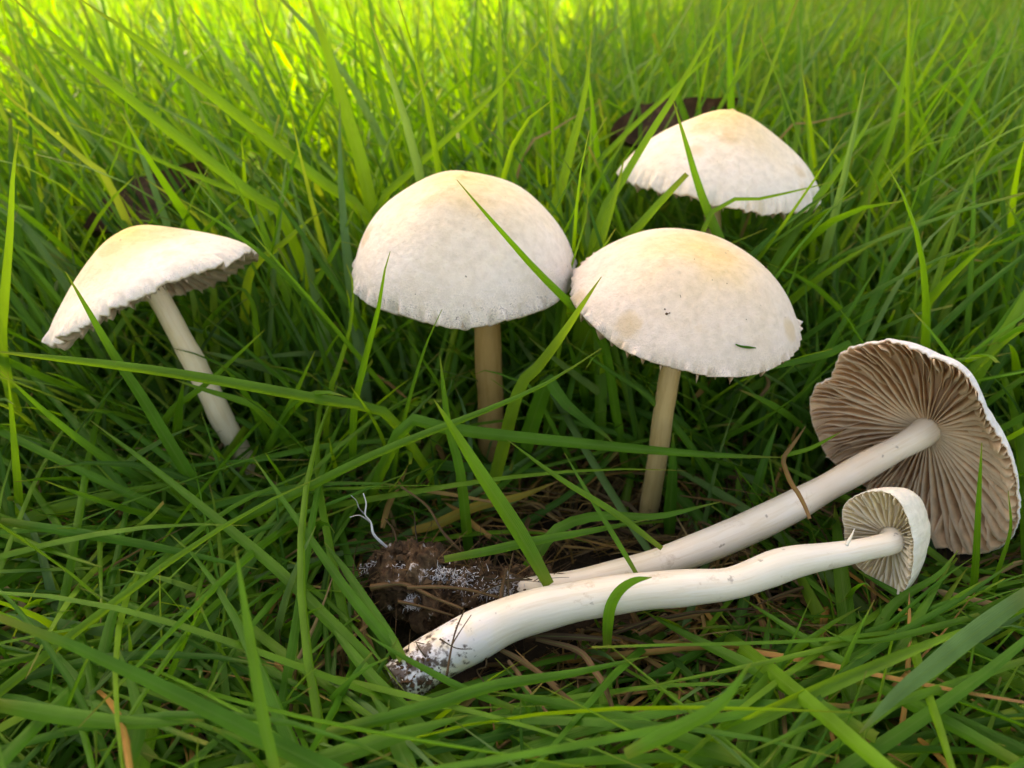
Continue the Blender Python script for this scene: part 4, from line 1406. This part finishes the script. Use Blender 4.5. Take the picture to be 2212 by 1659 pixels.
# --- foreground left and bottom
H('blade lying over the soiled base of the small lying stem', [(1110, 1530), (1010, 1492), (922, 1447), (852, 1408), (790, 1370)], 17, 'Z', 1.2, 1.75, .45, extend=False)
H('broad blade passing left of the soiled stem base', [(1000, 1680), (870, 1530), (817, 1478), (747, 1394), (690, 1310)], 32, 'Z', .9, 1.2, .52, fold=.55, extend=False)
H('blade leaning from the clod of soil down to the stem base', [(870, 1425), (852, 1391), (800, 1314), (747, 1233), (700, 1170)], 25, 'Z', 1.1, 1.5, .45, extend=False)
H('long level blade below the soiled stem base', [(700, 1586), (747, 1573), (922, 1527), (1062, 1482), (1237, 1454), (1400, 1418)], 29, 'Z', 1.4, 1.5, .5, fold=.6, extend=False)
H('broad blade sloping right at the bottom centre', [(1600, 1640), (1383, 1569), (1307, 1545), (1202, 1520), (1062, 1494)], 38, 'Z', 1.6, 1.3, .46, fold=.5, extend=False)
H('very wide blade along the bottom edge left of centre', [(560, 1690), (700, 1640), (850, 1590), (1010, 1545)], 44, 'Z', 1.7, 1.6, .58, roll=.2, extend=False)
H('blurred upright blade close to the camera at lower left', [(605, 1700), (570, 1560), (540, 1380), (508, 1180)], 26, 'Z', 2.6, 4.4, .52, extend=False)
H('blurred wide blade close to the camera at the lower left edge', [(-20, 1520), (150, 1548), (300, 1562), (440, 1556)], 38, 'Z', 2.0, 2.3, .56, extend=False)
H('broad blade sloping left at the lower left', [(180, 1540), (215, 1440), (250, 1310), (300, 1230)], 26, 'Z', 1.0, 1.5, .42, extend=False)
H('long level blade crossing the lower left', [(0, 1125), (160, 1150), (330, 1180), (560, 1230)], 22, 'Z', 2.0, 1.5, .4, extend=False)
H('thin light blade rising right across the lower left', [(140, 1400), (260, 1290), (400, 1170), (520, 1085), (690, 1010)], 18, 'Z', 1.2, 2.0, .66)
H('broad dark blade sloping down right in the lower left corner', [(330, 1640), (250, 1560), (120, 1420), (20, 1290)], 28, 'Z', 1.2, 1.4, .3, extend=False)
H('blade rising left from the bottom edge in the lower left', [(260, 1690), (300, 1590), (290, 1500), (255, 1400)], 26, 'Z', 1.3, 1.7, .5, extend=False)
H('wide blade at the bottom edge below the soiled stem base', [(900, 1700), (865, 1620), (830, 1540), (800, 1500)], 40, 'Z', 1.2, 1.3, .48, extend=False)
# --- dry straws lying about
DRYG = 'dry straws'
for lb, pl, wp, za, zb, tn in (
        ('orange dry stalk hanging below the small lying cap', [(1937, 1620), (1955, 1521), (1964, 1386), (1964, 1280)], 11, 1.0, 1.5, .85),
        ('kinked brown dry blade beside the large lying stem near its cap', [(1749, 1120), (1738, 1092), (1722, 1062), (1707, 1040), (1692, 996), (1698, 980), (1712, 962), (1741, 920)], 10, 2.5, 2.6, .72),
        ('brown straw sloping right below the soiled stem base', [(1069, 1398), (1110, 1418), (1150, 1443), (1206, 1482)], 12, 1.0, .9, .66),
        ('long brown straw sloping down to the bottom centre', [(1097, 1426), (1120, 1456), (1143, 1496), (1213, 1576)], 11, 1.0, .9, .6),
        ('bent brown straw under the small lying stem', [(1157, 1380), (1248, 1405), (1285, 1450), (1307, 1485), (1335, 1566)], 14, .9, 1.3, .5),
        ('dark straw lying level under the small lying stem', [(1132, 1373), (1240, 1376), (1342, 1384)], 14, .9, 1.0, .4),
        ('orange dry blade behind the yellowing blade', [(1060, 1160), (1030, 1140), (990, 1105), (960, 1085)], 13, .9, .9, .85),
        ('orange dry blade rising behind the clod of soil', [(826, 1140), (840, 1090), (865, 1040), (880, 1010)], 13, .9, 1.1, .88),
        ('rusty straw crossing the ground between leftmost and middle stems', [(690, 760), (760, 785), (830, 822), (890, 870)], 8, 2.0, 1.8, .75),
        ('orange dry blade low below the slanting stem', [(260, 1110), (275, 1060), (310, 1010), (360, 910)], 14, 1.1, 1.3, .88),
        ('orange dry blade under the broad cap', [(1500, 860), (1530, 830), (1560, 805)], 12, 1.6, 1.8, .8),
        ('brown straw lying below the small lying stem at right', [(1380, 1370), (1440, 1340), (1500, 1330), (1530, 1320)], 11, .7, .7, .75),
        ('dark straw rising under the large lying cap', [(1640, 860), (1660, 830), (1650, 800)], 8, 2.2, 2.6, .6)):
    H(lb, pl, wp, 'Z', za, zb, tn, mat=M_DRY, group=DRYG, cat='dry straw', name='dry_straw', extend=False, taper=5, fold=.5)
# clipping and dark bite marks on the broad cap: found by casting a line of sight onto the cap
bpy.context.view_layer.update()
DG = bpy.context.evaluated_depsgraph_get()
cap4 = [c for c in root4.children if c.name.startswith('cap')][0]


def on_cap(px, py, lift):
    mi = cap4.matrix_world.inverted()
    d = ray(px, py).normalized()
    hit, loc, nrm, _ = cap4.ray_cast(mi @ CAM, (mi.to_3x3() @ d).normalized())
    nw = (cap4.matrix_world.to_3x3() @ nrm).normalized()
    return (cap4.matrix_world @ loc + nw * lift) if hit else atY(px, py, 10.8)


cl = np.array([on_cap(x, y, z) for x, y, z in ((1630, 752, .03), (1619, 751, .022), (1608, 750, .02), (1596, 748, .03), (1585, 745, .07))])
cl = catmull(cl, 10)
tv, tf, al, ar = tube(cl, np.concatenate([np.linspace(.008, .022, 4), np.linspace(.022, .012, 6)]), 5)
clip = mesh_np('grass_clipping', tv - cl[0], tri_quads(tf), M_GRASS, None, {'along': al * .6 + .25, 'across': np.full(len(tv), .3), 'rnd': np.full(len(tv), .45)})
clip.location = cl[0]
tag(clip, 'tiny green clipping stuck on the front of the broad cap', 'grass clipping')
for k, (x, y, sz) in enumerate(((1436, 668, .022), (1440, 678, .03), (1446, 676, .018), (1655, 577, .022), (1570, 612, .012), (1500, 560, .010), (1612, 690, .010))):
    crumbs('bite_mark', [on_cap(x, y, .0)], [sz], M_CRUMB, root4, Vector(root4.location), 200 + k)  # tiny dark crumbs standing in for bite marks


# ------------------------------------------------------------------ dead leaves behind
def dead_leaf(label, px, z, length, width, az, pitch, roll, seed):
    o0 = atY(px[0], px[1], z)
    nu, nv = 20, 10
    V, F = [], []
    for side in (0, 1):
        for i in range(nu + 1):
            u = i / nu
            wv = width * math.sin(math.pi * min(1, u * 1.02) ** 0.85) ** 0.8 * (1 + .12 * noise.noise(Vector((u * 9, seed, 0))))
            for j in range(nv + 1):
                v = j / nv * 2 - 1
                x = (u - .5) * length
                y = v * wv * .5
                zz = 0.45 * width * (abs(v) ** 1.6) * .7 + 0.25 * length * (u - .5) ** 2 + 0.14 * noise.noise(Vector((x * 1.5, y * 1.5, seed))) - 0.04 * math.exp(-(v / .07) ** 2)
                V.append((x, y, zz - side * 0.025))
    m = (nu + 1) * (nv + 1)
    for i in range(nu):
        for j in range(nv):
            a = i * (nv + 1) + j
            q = (a, a + 1, a + nv + 2, a + nv + 1)
            F.append(q)
            F.append(tuple(m + k for k in reversed(q)))
    o = mesh_np('dead_leaf', V, F, M_BROWNLEAF)
    o.location = o0
    o.rotation_euler = (roll, pitch, az)
    tag(o, label, 'dead leaf', 'dark brown dead leaves')


dead_leaf('dark brown curled leaf in the grass behind the leftmost cap', (335, 450), 18.4, 3.0, 1.3, .45, -.4, .55, 3)
dead_leaf('dark brown leaf in the grass behind the rearmost cap', (1450, 290), 20.5, 3.3, 1.5, .2, -.2, .6, 8)
